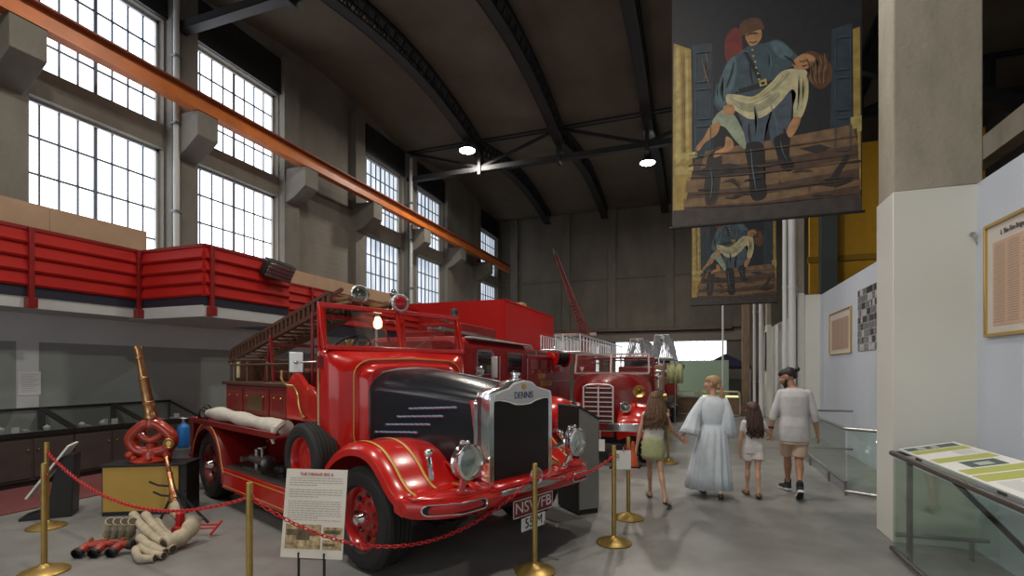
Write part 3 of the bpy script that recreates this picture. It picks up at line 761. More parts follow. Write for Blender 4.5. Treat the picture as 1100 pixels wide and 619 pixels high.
for s in (-1, 1): b.cyl((WX-.03, s*.2, WS0+.03), (WX-.07, s*.55, WS0+.2), .006)
b.obj('wiper', BLACK, T1)
# side quarter post and roofless cab: pillars behind windscreen
b = B()
for s in (-1, 1): b.bar((WX-.12, s*.90, WS1), (-1.16, s*.90, 1.86), .03)
b.obj('screen_stay', RED, T1)
# dashboard, steering wheel, seats
B().box(-1.22, -1.15, -.86, .86, 1.3, 1.80).obj('dashboard', DRED, T1, bev=.01)
sw = B().torus((-1.40, -.42, 1.87), (-.75, 0, .9), .215, .014, 28, 8).obj('steering_wheel', BLACK, T1)
b = B(); c_ = V((-1.40, -.42, 1.87)); d_, x_, y_ = B.frame((-.75,0,.9))
for k in range(4): b.cyl(c_, c_ + x_*(.21*math.cos(k*PI/2)) + y_*(.21*math.sin(k*PI/2)), .008, n=6)
b.cyl(c_, (-1.0, -.42, 1.35), .02); b.obj('steering_column', BLACK, sw)
b = B()
for k in range(3): b.cap(c_+V((-.02,.02*k-.02,.03)), c_+V((-.03,.04*k-.04,.09)), .012)
b.obj('brass_levers', BRASS, sw)
B().box(-2.05, -1.60, -.72, .80, 1.10, 1.38).obj('seat_cushion', MRED, T1, bev=.05, seg=3)
B().box(-2.12, -2.0, -.72, .80, 1.15, 1.66).obj('seat_back', MRED, T1, bev=.05, seg=3)
B().box(-2.0, -1.14, -.80, .86, .62, .90).obj('cab_floor', DRED, T1, bev=.01)
# rear-side cab wing with brass grab rail
b = B(); b.px([(-2.02,1.10),(-1.34,1.10),(-1.30,1.2),(-1.33,1.38),(-1.44,1.46),(-1.60,1.50),(-1.74,1.60),(-1.85,1.63),(-1.98,1.52),(-2.02,1.46)], -.84, -.79); b.obj('cab_side_panel', RED, T1, bev=.012)
b = B(); b.px([(-2.02,1.10),(-1.34,1.10),(-1.30,1.2),(-1.33,1.38),(-1.44,1.46),(-1.60,1.50),(-1.74,1.60),(-1.85,1.63),(-1.98,1.52),(-2.02,1.46)], .86, .91); b.obj('cab_side_panel', RED, T1, bev=.012)
b = B(); b.tube(catmull([(-2.06,-.87,1.62),(-2.0,-.90,1.54),(-1.86,-.90,1.48),(-1.72,-.90,1.47),(-1.62,-.90,1.39),(-1.59,-.90,1.27),(-1.57,-.87,1.16)], 5, False), .014)
b.sph((-2.06,-.87,1.62), .022); b.sph((-1.57,-.86,1.15), .022); b.obj('brass_grab_rail', BRASS, T1)
# body lockers
ZB0, ZB1 = 1.05, 1.45
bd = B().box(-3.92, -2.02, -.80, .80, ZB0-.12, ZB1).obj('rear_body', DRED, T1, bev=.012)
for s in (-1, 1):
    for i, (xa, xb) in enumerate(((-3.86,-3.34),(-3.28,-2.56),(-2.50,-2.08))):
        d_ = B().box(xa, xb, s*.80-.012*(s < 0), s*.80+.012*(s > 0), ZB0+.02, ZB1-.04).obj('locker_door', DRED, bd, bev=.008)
        b = B(); zz = ZB0+.06
        for p, q, u, w_ in ((xa+.04, xb-.04, zz, zz+.005), (xa+.04, xb-.04, ZB1-.09, ZB1-.085), (xa+.04, xa+.045, zz, ZB1-.085), (xb-.045, xb-.04, zz, ZB1-.085)): b.box(p, q, s*.8145-.0015, s*.8145+.0015, u, w_)
        b.obj('gold_line', mat('faded_gold_line', (.32,.10,.03), .5), d_)
        for xx in (xa+.12, xb-.12): B().sph((xx, s*.82, ZB1-.13), .014, 10).obj('door_knob', BRASS, d_)
    B().box(-3.16, -2.70, s*.816-.003, s*.816+.003, ZB0+.1, ZB0+.28).obj('brass_panel', mat('old_brass_panel', (.16,.10,.04), .4, .5), bd)
B().box(-3.97, -2.02, -.84, .84, ZB1, ZB1+.045).obj('body_top_rail', WOOD, T1, bev=.01)
# posts and hand rails above the body
for s in (-.76, .76):
    b = B()
    for x in (-3.85, -3.3, -2.7, -2.1): b.cyl((x, s, ZB1), (x, s, ZB1+.27), .016); b.sph((x, s, ZB1+.27), .022, 10)
    b.cyl((-3.85, s, ZB1+.26), (-2.1, s, ZB1+.26), .012); b.obj('hand_rail', mat('dull_brass', (.12,.075,.04), .45, .5), T1)
# crew seats and box on deck
B().box(-3.90, -3.70, -.7, .7, ZB1+.045, ZB1+.34).obj('rear_box', WOOD, T1, bev=.01)
B().box(-3.65, -2.2, -.28, .28, ZB1+.045, ZB1+.18).obj('centre_bench', MRED, T1, bev=.03)
b = B().box(-3.80, -3.72, -.712, -.70, ZB1+.09, ZB1+.30).obj('small_cream_panel', mat('cream_panel', (.7,.6,.35), .5), T1)  # plain cream panel on the side of the rear box
# ladder gallows
for x, zt in ((-2.95, 2.08), (-1.62, 2.34)):
    b = B()
    for s in (-1, 1): b.bar((x-.16, s*.52-.1, ZB1+.02 if x < -2 else 1.2), (x, s*.52-.1, zt-.1), .035); b.bar((x+.1, s*.52-.1, ZB1+.02 if x < -2 else 1.2), (x, s*.52-.1, zt), .035)
    b.bar((x, -.64, zt-.12), (x, .44, zt-.12), .04); b.obj('ladder_gantry', RED if x > -2 else DRED, T1, bev=.005)
# stowed wooden ladder on top (a big pump escape)
ld = empty('wooden_ladder', (0,0,0), 0, 'dark wooden extension ladder carried sloping over the roof of the front fire engine', 'ladder')
ld.location = T1.location; ld.rotation_euler = T1.rotation_euler
def lp(t, y, dz=0.): return V((-4.42+2.92*t, y, 1.76+.58*t+dz))
for y in (-.58, -.14):
    b = B(); n_ = 26
    b.bar(lp(0,y,.0), lp(1,y,.0), .045, .045); b.bar(lp(.04,y,.15), lp(.98,y,.15), .045, .04)
    for k in range(n_): b.bar(lp((k+.5)/n_, y, 0), lp((k+.5)/n_, y, .15), .04, .065)
    b.obj('stile', WOOD, ld)
for k in range(16): B().cyl(lp((k+.5)/16, -.58, .06), lp((k+.5)/16, -.14, .06), .014, n=8).obj('rung', WOOD, ld)
B().box(-1.95,-1.28,-.52,.06,2.375,2.40).box(-1.95,-1.28,-.52,-.48,2.35,2.43).box(-1.95,-1.28,.02,.06,2.35,2.43).obj('head_board', mat('brown_board', (.20,.11,.05), .6, var=.2), ld)
for y in (-.50, -.22):
    b = B(); b.bar(lp(.25,y,.16), lp(1.02,y,.16), .03, .035); b.obj('inner_stile', WOOD, ld)
b = B()
for k in range(12): B().cyl(lp(.27+k*.062, -.50, .16), lp(.27+k*.062, -.22, .16), .012, n=8).obj('rung', WOOD, ld)
# side tray with rolled canvas, running board
for s in (-1, 1):
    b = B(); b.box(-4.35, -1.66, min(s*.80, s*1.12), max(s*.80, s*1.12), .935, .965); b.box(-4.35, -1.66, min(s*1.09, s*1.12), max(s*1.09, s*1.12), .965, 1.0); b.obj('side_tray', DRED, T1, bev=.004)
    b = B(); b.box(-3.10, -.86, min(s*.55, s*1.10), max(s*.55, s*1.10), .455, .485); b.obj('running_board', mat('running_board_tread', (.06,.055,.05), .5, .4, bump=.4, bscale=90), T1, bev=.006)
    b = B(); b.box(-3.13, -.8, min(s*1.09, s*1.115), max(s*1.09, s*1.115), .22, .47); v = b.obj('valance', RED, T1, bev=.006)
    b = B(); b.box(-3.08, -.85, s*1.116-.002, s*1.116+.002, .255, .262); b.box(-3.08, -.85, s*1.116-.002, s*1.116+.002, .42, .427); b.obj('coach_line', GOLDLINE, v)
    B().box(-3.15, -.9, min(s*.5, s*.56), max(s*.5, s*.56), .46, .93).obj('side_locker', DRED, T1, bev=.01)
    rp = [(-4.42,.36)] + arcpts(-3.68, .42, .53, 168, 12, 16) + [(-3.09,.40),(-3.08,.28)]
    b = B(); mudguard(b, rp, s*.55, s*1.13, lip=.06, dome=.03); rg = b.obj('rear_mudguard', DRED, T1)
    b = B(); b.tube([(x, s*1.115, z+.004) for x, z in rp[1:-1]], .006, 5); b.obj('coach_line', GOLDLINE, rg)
B().box(-4.62, -4.36, -1.05, 1.05, .42, .47).box(-4.40, -4.34, -1.08, 1.08, .45, 1.0).obj('rear_step', DRED, T1, bev=.01)
b = B(); b.lathe([(.045,0),(.05,.03),(.045,.16),(.055,.17),(.05,.2)], (-4.52, -1.0, .48)); b.obj('rear_lamp', BRASS, T1)
# pump fittings on the running board
b = B()
b.cyl((-2.75, -.92, .60), (-2.35, -.92, .60), .05); b.lathe([(.07,0),(.08,.02),(.08,.06),(.05,.08)], (-2.35,-.92,.60), (1,0,0)); b.cyl((-2.6,-.92,.5), (-2.6,-.92,.72), .03); b.cyl((-2.75,-.82,.6), (-2.75,-1.04,.6), .035); b.box(-2.8, -2.3, -1.0, -.8, .485, .51)
b.cyl((-2.45,-.92,.6), (-2.45,-.92,.74), .02); b.torus((-2.45,-.92,.75), (0,0,1), .05, .01, 16, 6)
b.obj('suction_fitting', mat('dull_nickel', (.35,.34,.32), .35, .9), T1)
b = B(); b.cyl((-2.1,-.9,.55),(-1.95,-.9,.55),.04); b.sph((-1.95,-.9,.55), .06); b.cyl((-1.95,-.9,.485),(-1.95,-.9,.6),.05); b.obj('small_valve', BLACKM, T1)
# spare wheel
sp = wheel(T1, 'spare_wheel', 0, 0, .36, .25, -1, holes=False); sp.location = (-1.27, -.93, .41)
sp.rotation_euler = (0, 0, 0)
# mirror on its arm
mr = B().box(-.005, .012, -.065, .065, -.10, .10).obj('mirror', mat('mirror_glass', (.78,.80,.80), .25, .3), T1, bev=.02, seg=4, loc=(-1.36, -1.04, 1.72))
B().tube([(-.015, 0, 0), (-.05, -.05, .0), (-.10, -.26, .01)], .008).sph((-.02, 0, 0), .02, 10).obj('mirror_arm', STEEL, mr)
b = B().box(.012, .02, -.07, .07, -.105, .105).obj('mirror_back', BLACK, mr, bev=.005)
mr.rotation_euler = (0, 0, math.radians(-35+180))
b = B().box(-.03, 0, -.03, .03, -.06, .06).obj('door_hinge', DRED, T1, loc=(-1.08,-.93,1.72))
# things on top of the windscreen
sr = B().lathe([(.02,-.13),(.06,-.12),(.085,-.08),(.09,.0),(.105,.02),(.105,.05),(.09,.065)], (-1.16, .03, 2.385), (1,-.25,0), 28).obj('siren', STEEL, T1)
B().lathe([(.085,.055),(.06,.075),(.001,.085)], (-1.16,.03,2.385), (1,-.25,0), 24).obj('red_lens', REDLENS, sr)
B().bar((-1.19,.03,2.285), (-1.19,.03,2.32), .05).obj('siren_foot', BLACK, sr)
sl = headlamp(T1, 'spotlight', V((-1.30, -.37, 2.46)), (1, -.3, .15), .095, rimm=STEEL); B().cyl((-1.32,-.37,2.40), (-1.25,-.37,2.30), .012).obj('bracket', BLACK, sl)
s2 = headlamp(T1, 'spotlight', V((-1.60, .28, 2.57)), (.5, .9, .1), .05); B().cyl((-1.60,.28,2.53), (-1.58,.28,2.40), .01).bar((-1.60,.28,2.42),(-1.2,-.1,2.31),.03).obj('bracket', BLACK, s2)
cl = B().lathe([(.02,.09),(.03,.08),(.05,.03),(.048,-.02),(.03,-.045),(.001,-.05)], (-1.60, .05, 2.18), n=20).obj('cab_lamp', mat('warm_lit_bulb', (1,.8,.4), .4, emit=(1.,.72,.30), es=6.), T1)
B().cyl((-1.60,.05,2.25), (-1.60,.05,2.36), .012).cyl((-1.63,.05,2.30), (-1.62,.05,1.55), .014).obj('lamp_post', STEEL, cl)
B().cyl((-1.75,.22,2.25), (-1.60,.30,1.7), .014).obj('cab_upright', DRED, T1); B().cyl((-1.9,-.6,2.3), (-1.9,-.6,1.4), .018).obj('cab_upright', DRED, T1)
# rolled white canvas on the side tray, hose coils at its tail
rc = empty('canvas_roll', (-2.06, 4.44, 0), math.radians(-21.7), 'long roll of pale canvas lying on the side tray of the front fire engine', 'canvas')
pts = catmull([(-4.05,-.97,1.06),(-3.7,-.97,1.075),(-3.3,-.965,1.07),(-2.9,-.96,1.05),(-2.45,-.96,1.04),(-2.05,-.96,1.03),(-1.76,-.96,1.03)], 4, False)
b = B(); b.tube(pts, [.05+.03*math.sin(min(1, i/3)*PI/2)-.012*math.sin(i*.9) + (.012 if i > 20 else 0) for i in range(len(pts))], 14)
b.obj('roll', WCANVAS, rc); b = B(); b.tube([(-1.80,-.99,1.08),(-1.78,-1.06,1.04),(-1.80,-1.09,.95),(-1.78,-1.08,.88)], [.05,.04,.025,.015]); b.obj('loose_flap', WCANVAS, rc)
hc_ = empty('coiled_strap', (-2.06, 4.44, 0), math.radians(-21.7), 'black coiled strap on the tail of the side tray beside the canvas roll', 'strap')
b = B()
for k, (x, r_) in enumerate(((-4.10,.10),(-4.19,.08),(-4.27,.06))): b.torus((x, -.99, .972+r_), (1, .5, .1*k), r_, .008, 20, 6)
b.obj('coils', BLACK, hc_); B().cyl((-4.3,-.99,.985),(-4.05,-.99,.985),.012).obj('strap_end', BLACK, hc_)

# ------------------------------------------------------------------ TRUCK 2: enclosed tanker alongside the hall axis
T2 = empty('tank_fire_engine', (-4.55, 7.45, 0), 0, 'dark red enclosed fire engine with gold lettering parked behind the front engine', 'fire engine')
L2 = 7.4; HW = .98; T2R = mat('tanker_dark_red', (.22, .006, .007), .55, 0, .0, var=.15, vscale=3, spec=.22)
# cab: rounded box; local +X right side (seen), -Y front
def rring(y, hw, z0, z1, r_, n=6):
    P_ = [(-hw, y, z0), (hw, y, z0)]
    for k in range(n+1):
        a = PI/2*k/n; P_.append((hw-r_+r_*math.cos(a), y, z1-r_+r_*math.sin(a)))
    for k in range(n+1):
        a = PI/2*k/n; P_.append((-hw+r_-r_*math.sin(a), y, z1-r_+r_*math.cos(a)))
    return P_
b = B().loft([rring(0, HW-.08, .62, 2.12, .2), rring(.06, HW-.02, .6, 2.18, .22), rring(.2, HW, .58, 2.21, .22), rring(3.3, HW, .58, 2.22, .22)])
b.obj('cab', T2R, T2)
b = B().loft([rring(3.35, HW+.01, .58, 2.0, .06), rring(L2, HW+.01, .58, 2.0, .06)]); b.obj('body', T2R, T2)
b = B()
for k in range(9): b.box(-.38+.09*k, -.36+.09*k, -.03, .01, .8, 1.30)
b.obj('grille', CHROME, T2)
DG = mat('dark_cab_glass', (.01, .013, .02), .06, 0, 0)
w = B(); w.box(-.82, -.04, -.012, .01, 1.55, 2.0); w.box(.04, .82, -.012, .01, 1.55, 2.0); w.obj('windscreen', DG, T2, bev=.004)
for i, (ya, yb) in enumerate(((.6, 1.26), (2.1, 3.0))):
    w = B().box(HW-.005, HW+.006, ya, yb, 1.57, 1.97).obj('side_window', DG, T2, bev=.003); b = B()
    for p, q, u, v in ((ya-.02, yb+.02, 1.55, 1.57), (ya-.02, yb+.02, 1.97, 1.99), (ya-.02, ya, 1.55, 1.99), (yb, yb+.02, 1.55, 1.99)): b.box(HW, HW+.014, p, q, u, v)
    b.obj('window_trim', DRED if i else STEEL, w)
b = B()
for y in (.45, 1.4, 3.2): b.box(HW, HW+.006, y, y+.01, .7, 1.95)
b.box(HW, HW+.012, .2, L2-.1, 1.32, 1.35); b.obj('panel_trim', mat('dim_red_trim', (.12,.01,.01), .4), T2)
b = B(); b.box(HW-.1, HW+.03, .3, 3.6, 2.175, 2.205); b.obj('white_gutter', mat('grey_white_trim', (.5,.46,.45), .5), T2, bev=.01)
B().cyl((HW+.03, 1.6, 1.4), (HW+.03, 1.6, 1.9), .012).cyl((HW+.03, 3.3, 1.3), (HW+.03, 3.3, 1.9), .012).obj('grab_handle', STEEL, T2)
mi = B().box(1.12, 1.24, .90, .92, 1.50, 1.88).obj('side_mirror', mat('mirror_glass2', (.6,.6,.6), .3, .4), T2, bev=.01)
B().tube([(HW-.02,.6,1.98),(1.12,.9,2.0),(1.18,.91,1.88)], .008).tube([(1.18,.91,1.5),(1.16,.88,1.42),(HW-.02,.6,1.42)], .008).obj('mirror_arm', STEEL, mi)
headlamp(T2, 'spotlight', V((HW+.06, .55, 1.62)), (.4, -1, 0), .085)
for s in (-1, 1):
    headlamp(T2, 'headlamp', V((s*.72, -.04, .95)), (0, -1, 0), .12)
    b = B(); fp = [(0+.0, 0)]; path = catmull([(.25,.55),(.32,.80),(.55,.98),(.85,1.04),(1.15,.98),(1.38,.80),(1.45,.55)], 3, False)
    rings = []
    for (u, z) in path: rings.append([(s*.62, u, z-.03), (s*.7, u, z), (s*1.0, u, z), (s*1.06, u, z-.05), (s*1.06, u, z-.12), (s*1.03, u, z-.05), (s*.7, u, z-.03)])
    b.loft(rings); b.obj('mudguard', RED, T2)
for y in (.85, 5.6):
    for s in (-1, 1):
        e_ = empty('wheel', (0, y, 0)); 
        w = wheel(T2, 'wheel', 0, 0, .45, .27, -1, dark=True); w.location = (s*.86, y, 0); w.rotation_euler = (0, 0, PI/2 if s > 0 else -PI/2)
        bpy.data.objects.remove(e_)
B().box(-.4, .4, .1, 7.2, .4, .6).obj('chassis', BLACKM, T2)
B().box(-.9, .98, -.12, -.05, .5, .64).obj('front_bumper', CHROME, T2, bev=.02)
# lockers and lettering on the side
b = B()
for k in range(3): b.box(HW+.01, HW+.02, 3.45+k*1.3, 4.6+k*1.3, .75, 1.15)
b.obj('locker_door', T2R, T2, bev=.006)
b = B()
for k in range(3): b.box(HW+.01, HW+.016, 3.6+k*.8, 4.15+k*.8, 1.66, 1.88)
b.obj('faded_panel', mat('faded_red_panel', (.28,.07,.07), .5), T2)
LT = mat('gold_leaf_letter', (.70, .36, .05), .45)
M_ = lambda y, z: basis((HW+.018, y, z), (0, 1, 0), (0, 0, 1))
text_mesh('NSW', .20, LT, T2, M_(4.45, 1.48), sx=1.4, name='gold_lettering'); text_mesh('BRIGADES', .19, LT, T2, M_(4.85, 1.29), sx=1.2, name='gold_lettering')
b = B()
for k in range(6): b.cyl((HW+.01, 3.7+k*.55, 1.60), (HW+.03, 3.7+k*.55, 1.60), .022)
b.obj('stud', mat('pinkish_stud', (.5,.3,.28), .4), T2)
# roof kit: rails, pitched locker, beacon, hose reel, aluminium ladder
rl = B()
for s in (-1, 1): rl.cyl((s*.75, 3.5, 2.12), (s*.75, L2-.1, 2.12), .02)
for y in (3.6, 4.8, 6.0, 7.2):
    for s in (-1, 1): rl.cyl((s*.75, y, 2.0), (s*.75, y, 2.12), .015)
rl.obj('roof_rail', STEEL, T2)
B().box(-.6, .3, 1.4, 3.2, 2.21, 2.55).box(-.7, .5, .8, 1.8, 2.21, 2.36).obj('roof_locker', T2R, T2, bev=.02)
bc = B().lathe([(.08,0),(.085,.03),(.07,.05),(.075,.13),(.05,.17),(.001,.18)], (-.1, 1.9, 2.72), n=20).obj('beacon', BLACK, T2); B().cyl((-.1,1.9,2.54), (-.35,1.4,2.72), .03).obj('beacon_foot', STEEL, bc)
b = B(); b.bar((.2, .3, 2.36), (.75, 4.0, 2.16), .04, .05); b.bar((.42, .3, 2.36), (.90, 4.0, 2.16), .04, .05)
for k in range(11): b.cyl((.2+.055*k*.9, .4+k*.34, 2.36-.018*k), (.42+.048*k*.9, .4+k*.34, 2.36-.018*k), .012, n=6)
b.obj('roof_ladder', STEEL, T2)
ra = V((-.6,-.8,0)); rc_ = V((1.0, 5.45, 1.98))
rr_ = B().lathe([(.001,.02),(.08,.03),(.10,.01),(.26,.012),(.27,0),(.26,-.012),(.1,-.02)], rc_, ra, 30).lathe([(.26,0),(.27,.01),(.26,.02)], rc_-ra*.42, ra, 30).cyl(rc_, rc_-ra*.42, .08).obj('hose_reel', RED, T2)
b = B()
for k in range(9): b.torus(rc_-ra*(.04+.042*k), ra, .18, .026, 24, 8)
b.obj('hose', BLACK, rr_)
B().box(.9, 1.2, 5.4, 5.8, 1.60, 1.72).obj('reel_stand', DRED, T2)
def alu_ladder(name, a, b_, w, hgt, n, label, group=None, tilt=0.):
    # trussed aluminium ladder from a to b, side by side stiles w apart and hgt deep
    a = V(a); b_ = V(b_); d = (b_-a).normalized(); sd = d.cross(V((0,0,1))).normalized(); up = sd.cross(d)
    if tilt: R = Matrix.Rotation(tilt, 3, d); sd = R @ sd; up = R @ up
    L = (b_-a).length; t_ = empty(name, a, 0, label, 'ladder', group)
    for s in (-.5, .5):
        q = B(); o = sd*(w*s)
        q.bar(o, o+d*L, .03, .025); q.bar(o+up*hgt, o+up*hgt+d*L, .03, .025)
        for k in range(n+1): q.bar(o+d*(L*k/n), o+up*hgt+d*(L*k/n), .022, .022)
        q.obj('side_truss', ALU, t_)
    for k in range(n+1): B().cyl(sd*(-w/2)+d*(L*k/n), sd*(w/2)+d*(L*k/n), .014, n=6).obj('rung', ALU, t_)
    return t_
# ------------------------------------------------------------------ TRUCK 3: round nosed engine facing the camera
T3 = empty('fire_engine', (-1.62, 9.1, 0), 0, 'round nosed dark red fire engine with barred chrome grille facing the walkway', 'fire engine')
# local: -Y front, +X towards image right
def nring(y, hw, zb, zt, e=2.6, n=20):
    P_ = [(-hw, y, zb), (hw, y, zb)]
    for k in range(n+1):
        a = PI*k/n; c_, s_ = math.cos(a), math.sin(a)
        P_.append((hw*math.copysign(abs(c_)**(2/e), c_), y, zb + .25 + (zt-zb-.25)*abs(s_)**(2/e)))
    return P_
b = B().loft([nring(-.15,.26,.62,1.35), nring(-.08,.33,.6,1.42), nring(.1,.38,.6,1.47), nring(.5,.44,.6,1.51), nring(1.0,.56,.6,1.55), nring(1.15,.74,.6,1.57)])
b.obj('bonnet', DRED, T3)
b = B(); gx = -.17
b.py([( -.17, .78), (-.17,1.40)], 0, 0) if False else None
gr = B()
for k in range(8):
    z = .74+k*.082; hw = .26 if k < 6 else .25-.015*(k-5)
    gr.box(-hw, hw, -.20, -.17, z, z+.016)
for x in (-.265, 0, .255): gr.box(x-.01, x+.012, -.215, -.17, .70, 1.35)
gr.tube([(-.26,-.19,1.34),(-.2,-.19,1.38),(0,-.19,1.395),(.2,-.19,1.38),(.26,-.19,1.34)], .012); go_ = gr.obj('grille', mat('polished_bar', (.72,.70,.70), .3, .35), T3)
B().box(-.26, .26, -.17, -.12, .68, 1.36).obj('grille_backing', mat('maroon_dark', (.09,.008,.01), .5), T3)
for s in (-1, 1):
    path = catmull([(-.32,.58),(-.26,.82),(-.05,1.0),(.2,1.06),(.5,1.02),(.75,.85),(.85,.6)], 3, False); rings = []
    for (u, z) in path: rings.append([(s*.34, u, z-.08), (s*.45, u, z-.02), (s*.62, u, z), (s*.82, u, z-.03), (s*.90, u, z-.12), (s*.90, u, z-.2), (s*.86, u, z-.12), (s*.6, u, z-.05), (s*.36, u, z-.14)])
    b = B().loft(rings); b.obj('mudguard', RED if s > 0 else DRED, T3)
    hl = headlamp(T3, 'headlamp', V((s*.47, -.22, 1.0)), (0,-1,0), .095)
    B().cyl((s*.47,-.16,1.02), (s*.44,-.02,.95), .02).obj('bracket', CHROME, hl)
b = B(); b.loft([[(x, -.46+abs(x)**2*.12, z) for z, in ((.60,),(.74,))] + [(x, -.42+abs(x)**2*.12, .74), (x, -.42+abs(x)**2*.12, .60)] for x in (-.85,-.6,-.3,0,.3,.6,.85)]); b.obj('front_bumper', CHROME, T3, bev=.01)
B().box(-.3,.3,-.44,-.1,.5,.62).obj('bumper_iron', DRED, T3)
horn = B().lathe([(.02,-.22),(.03,-.1),(.05,-.02),(.085,.0),(.105,.01),(.105,.018),(.08,.008),(.04,-.02),(.02,-.06)], (.69,-.10,1.27), (0,-1,0), 28, cap=False).obj('brass_horn', BRASS, T3)
B().cyl((.69,.05,1.25), (.5,.35,1.0), .02).obj('horn_stem', BRASS, horn)
# cab with open windscreen
c3 = B(); c3.box(-.72,.80,1.1,2.1,.6,1.0); c3.obj('cab_body', DRED, T3, bev=.03)
b = B(); b.loft([nring(1.12,.76,.6,1.56,5), nring(1.3,.80,.6,1.58,5)]); b.obj('scuttle', DRED, T3)
fr = B(); z0, z1 = 1.57, 1.96
for x in (-.74, -.01, .74): fr.bar((x,1.24,z0), (x*.98,1.34,z1), .035)
fr.bar((-.74,1.24,z0), (.74,1.24,z0), .035); fr.bar((-.73,1.34,z1), (.73,1.34,z1), .035); fr.obj('windscreen_frame', mat('grey_pink_frame', (.40,.30,.29), .4, .3), T3)
b = B(); b.loft([[(-.72,1.245,z0),(.72,1.245,z0)],[(-.71,1.34,z1),(.71,1.34,z1)]], closed=False); b.obj('windscreen_pane', GL1, T3)
B().box(-.7,.7,2.1,2.2,1.0,1.6).obj('seat_back', MRED, T3, bev=.04)
B().box(-.76,.78,2.3,5.4,.62,1.52).obj('body', DRED, T3, bev=.02)
b = B()
for k in range(3): b.box(.78,.80,2.45+k*.95,3.25+k*.95,.80,1.40)
b.obj('locker_door', DRED, T3, bev=.01)
b = B()
for x in (-.7,.74):
    for y in (2.25,3.2,4.2,5.3): b.cyl((x,y,1.5),(x,y,1.90),.022)
    b.cyl((x,2.25,1.90),(x,5.3,1.90),.022); b.cyl((x,2.25,1.8),(x,5.3,1.8),.015)
for y in (2.25,5.3): b.cyl((-.7,y,1.90),(.74,y,1.90),.022)
b.obj('ladder_rack', DRED, T3)
# side kit in chrome and brass (right of the cab)
b = B(); b.cyl((.86,2.2,1.05),(.86,2.2,1.9),.022); b.cyl((.86,3.9,1.0),(.86,3.9,1.9),.02); b.cyl((.84,1.4,1.62),(.98,1.4,1.62),.015); b.cyl((.8,2.9,1.6),(1.0,2.9,1.6),.02)
b.cyl((.86,2.2,1.62),(.86,3.9,1.62),.015); b.obj('grab_rail', CHROME, T3)
b = B(); b.sph((.93,1.05,1.52),.07); b.cyl((.93,1.05,1.3),(.93,1.05,1.5),.015); b.sph((.97,2.9,1.6),.06); b.obj('side_lamp', CHROME, T3)
b = B().box(.82,1.0,1.7,1.9,1.2,1.75).box(.80,1.02,1.85,2.15,1.32,1.5).obj('equipment_box', mat('old_equipment', (.22,.15,.10), .5, .3), T3, bev=.02)
b = B()
for (x,y,z,s) in ((.83,2.6,1.72,.10),(.83,3.1,1.74,.08),(.83,3.5,1.7,.09)): b.lathe([(s,0),(s,.05),(s*.8,.06)], (x-.03,y,z), (1,0,0), 20)
b.obj('pump_gauge', CHROME, T3)
B().cyl((.8,2.7,1.05),(1.0,2.7,1.05),.06).obj('pump_outlet', BRASS, T3); B().cyl((.8,3.2,.95),(.98,3.2,.95),.06).obj('pump_outlet', BRASS, T3)
for y in (.3, 4.3):
    for s in (-1, 1):
        w = wheel(T3, 'wheel', 0, 0, .43, .22, -1, dark=True); w.location = (s*.76, y, 0); w.rotation_euler = (0,0,PI/2 if s > 0 else -PI/2)
B().box(-.3,.3,0,5.2,.4,.62).obj('chassis', BLACKM, T3)
B().box(-.62,.62,.2,1.1,.3,.6).obj('engine_underside', BLACK, T3)
hs = B(); hs.mi = 0
hs.py([(-.03,.02),(0,-.045),(.03,.02),(.018,.035),(0,.024),(-.018,.035)], 0, .004)
hs.bm.transform(Matrix.Translation((-.60, 1.26, 1.66)) @ Matrix.Rotation(-PI/2, 4, 'Z') @ Matrix.Scale(1.4, 4)); hs.obj('shield_sticker', mat('sticker_white', (.7,.6,.6), .5), T3)
tg = B().box(.0,.16,-.47,-.465,.26,.46).obj('hanging_tag', WHITEP, T3); B().cyl((.08,-.467,.46),(.08,-.45,.62),.004).obj('tag_string', WHITEP, tg)
# ladders above
def wpt(u, v, Y):
    r = (u-550)/545.; f = Y/(math.cos(YAW)+r*math.sin(YAW)); return V((f*(-math.sin(YAW)+r*math.cos(YAW)), Y, 1.65-(v-397)/545.*f))
def gl_(label): return 'aluminium ladders on the engines'
alu_ladder('aluminium_ladder', wpt(614,378,9.6), wpt(661,385,14.6), .34, .33, 17, 'long trussed aluminium ladder over the red engines, nearer the camera')
alu_ladder('aluminium_ladder', wpt(589,376,11.2), wpt(615,380,14.0), .34, .33, 12, 'shorter trussed aluminium ladder just above the red hose reel')
ALU2 = mat('dull_grey_ladder', (.36,.37,.38), .45, .5, var=.2, vscale=20)
def hooped(a, w, h_, L, label):
    t_ = empty('escape_ladder', a, 0, label, 'ladder'); n = 9; ALU = ALU2
    for s in (-1, 1):
        q = B()
        for k in range(4):
            x0 = s*(w/2-.02-k*.045); x1 = s*(w*.26-k*.028)
            q.tube([(x0, k*.05, 0), (x1, k*.05, h_)], .018, 6); q.tube([(x0, L, 0), (x1, L, h_)], .014, 6)
        for k in range(n): q.tube([(s*(w/2-.02), L*k/(n-1), 0), (s*w*.26, L*k/(n-1), h_)], .014, 6)
        q.cyl((s*(w/2-.02), 0, 0), (s*(w/2-.02), L, 0), .018); q.cyl((s*w*.26, 0, h_), (s*w*.26, L, h_), .018)
        q.obj('side_truss', ALU, t_)
    for k in range(n):
        B().cyl((-w/2, L*k/(n-1), .02), (w/2, L*k/(n-1), .02), .012, n=6).obj('rung', ALU, t_); B().cyl((-w*.26, L*k/(n-1), h_), (w*.26, L*k/(n-1), h_), .012, n=6).obj('rung', ALU, t_)
p = wpt(684, 384, 11.9); hooped(p, .52, .42, 2.4, 'upright sided aluminium ladder on the round nosed engine, left of the pair')
p = wpt(711, 386, 11.4); hooped(p, .52, .52, 2.4, 'upright sided aluminium ladder on the round nosed engine, right and taller of the pair')

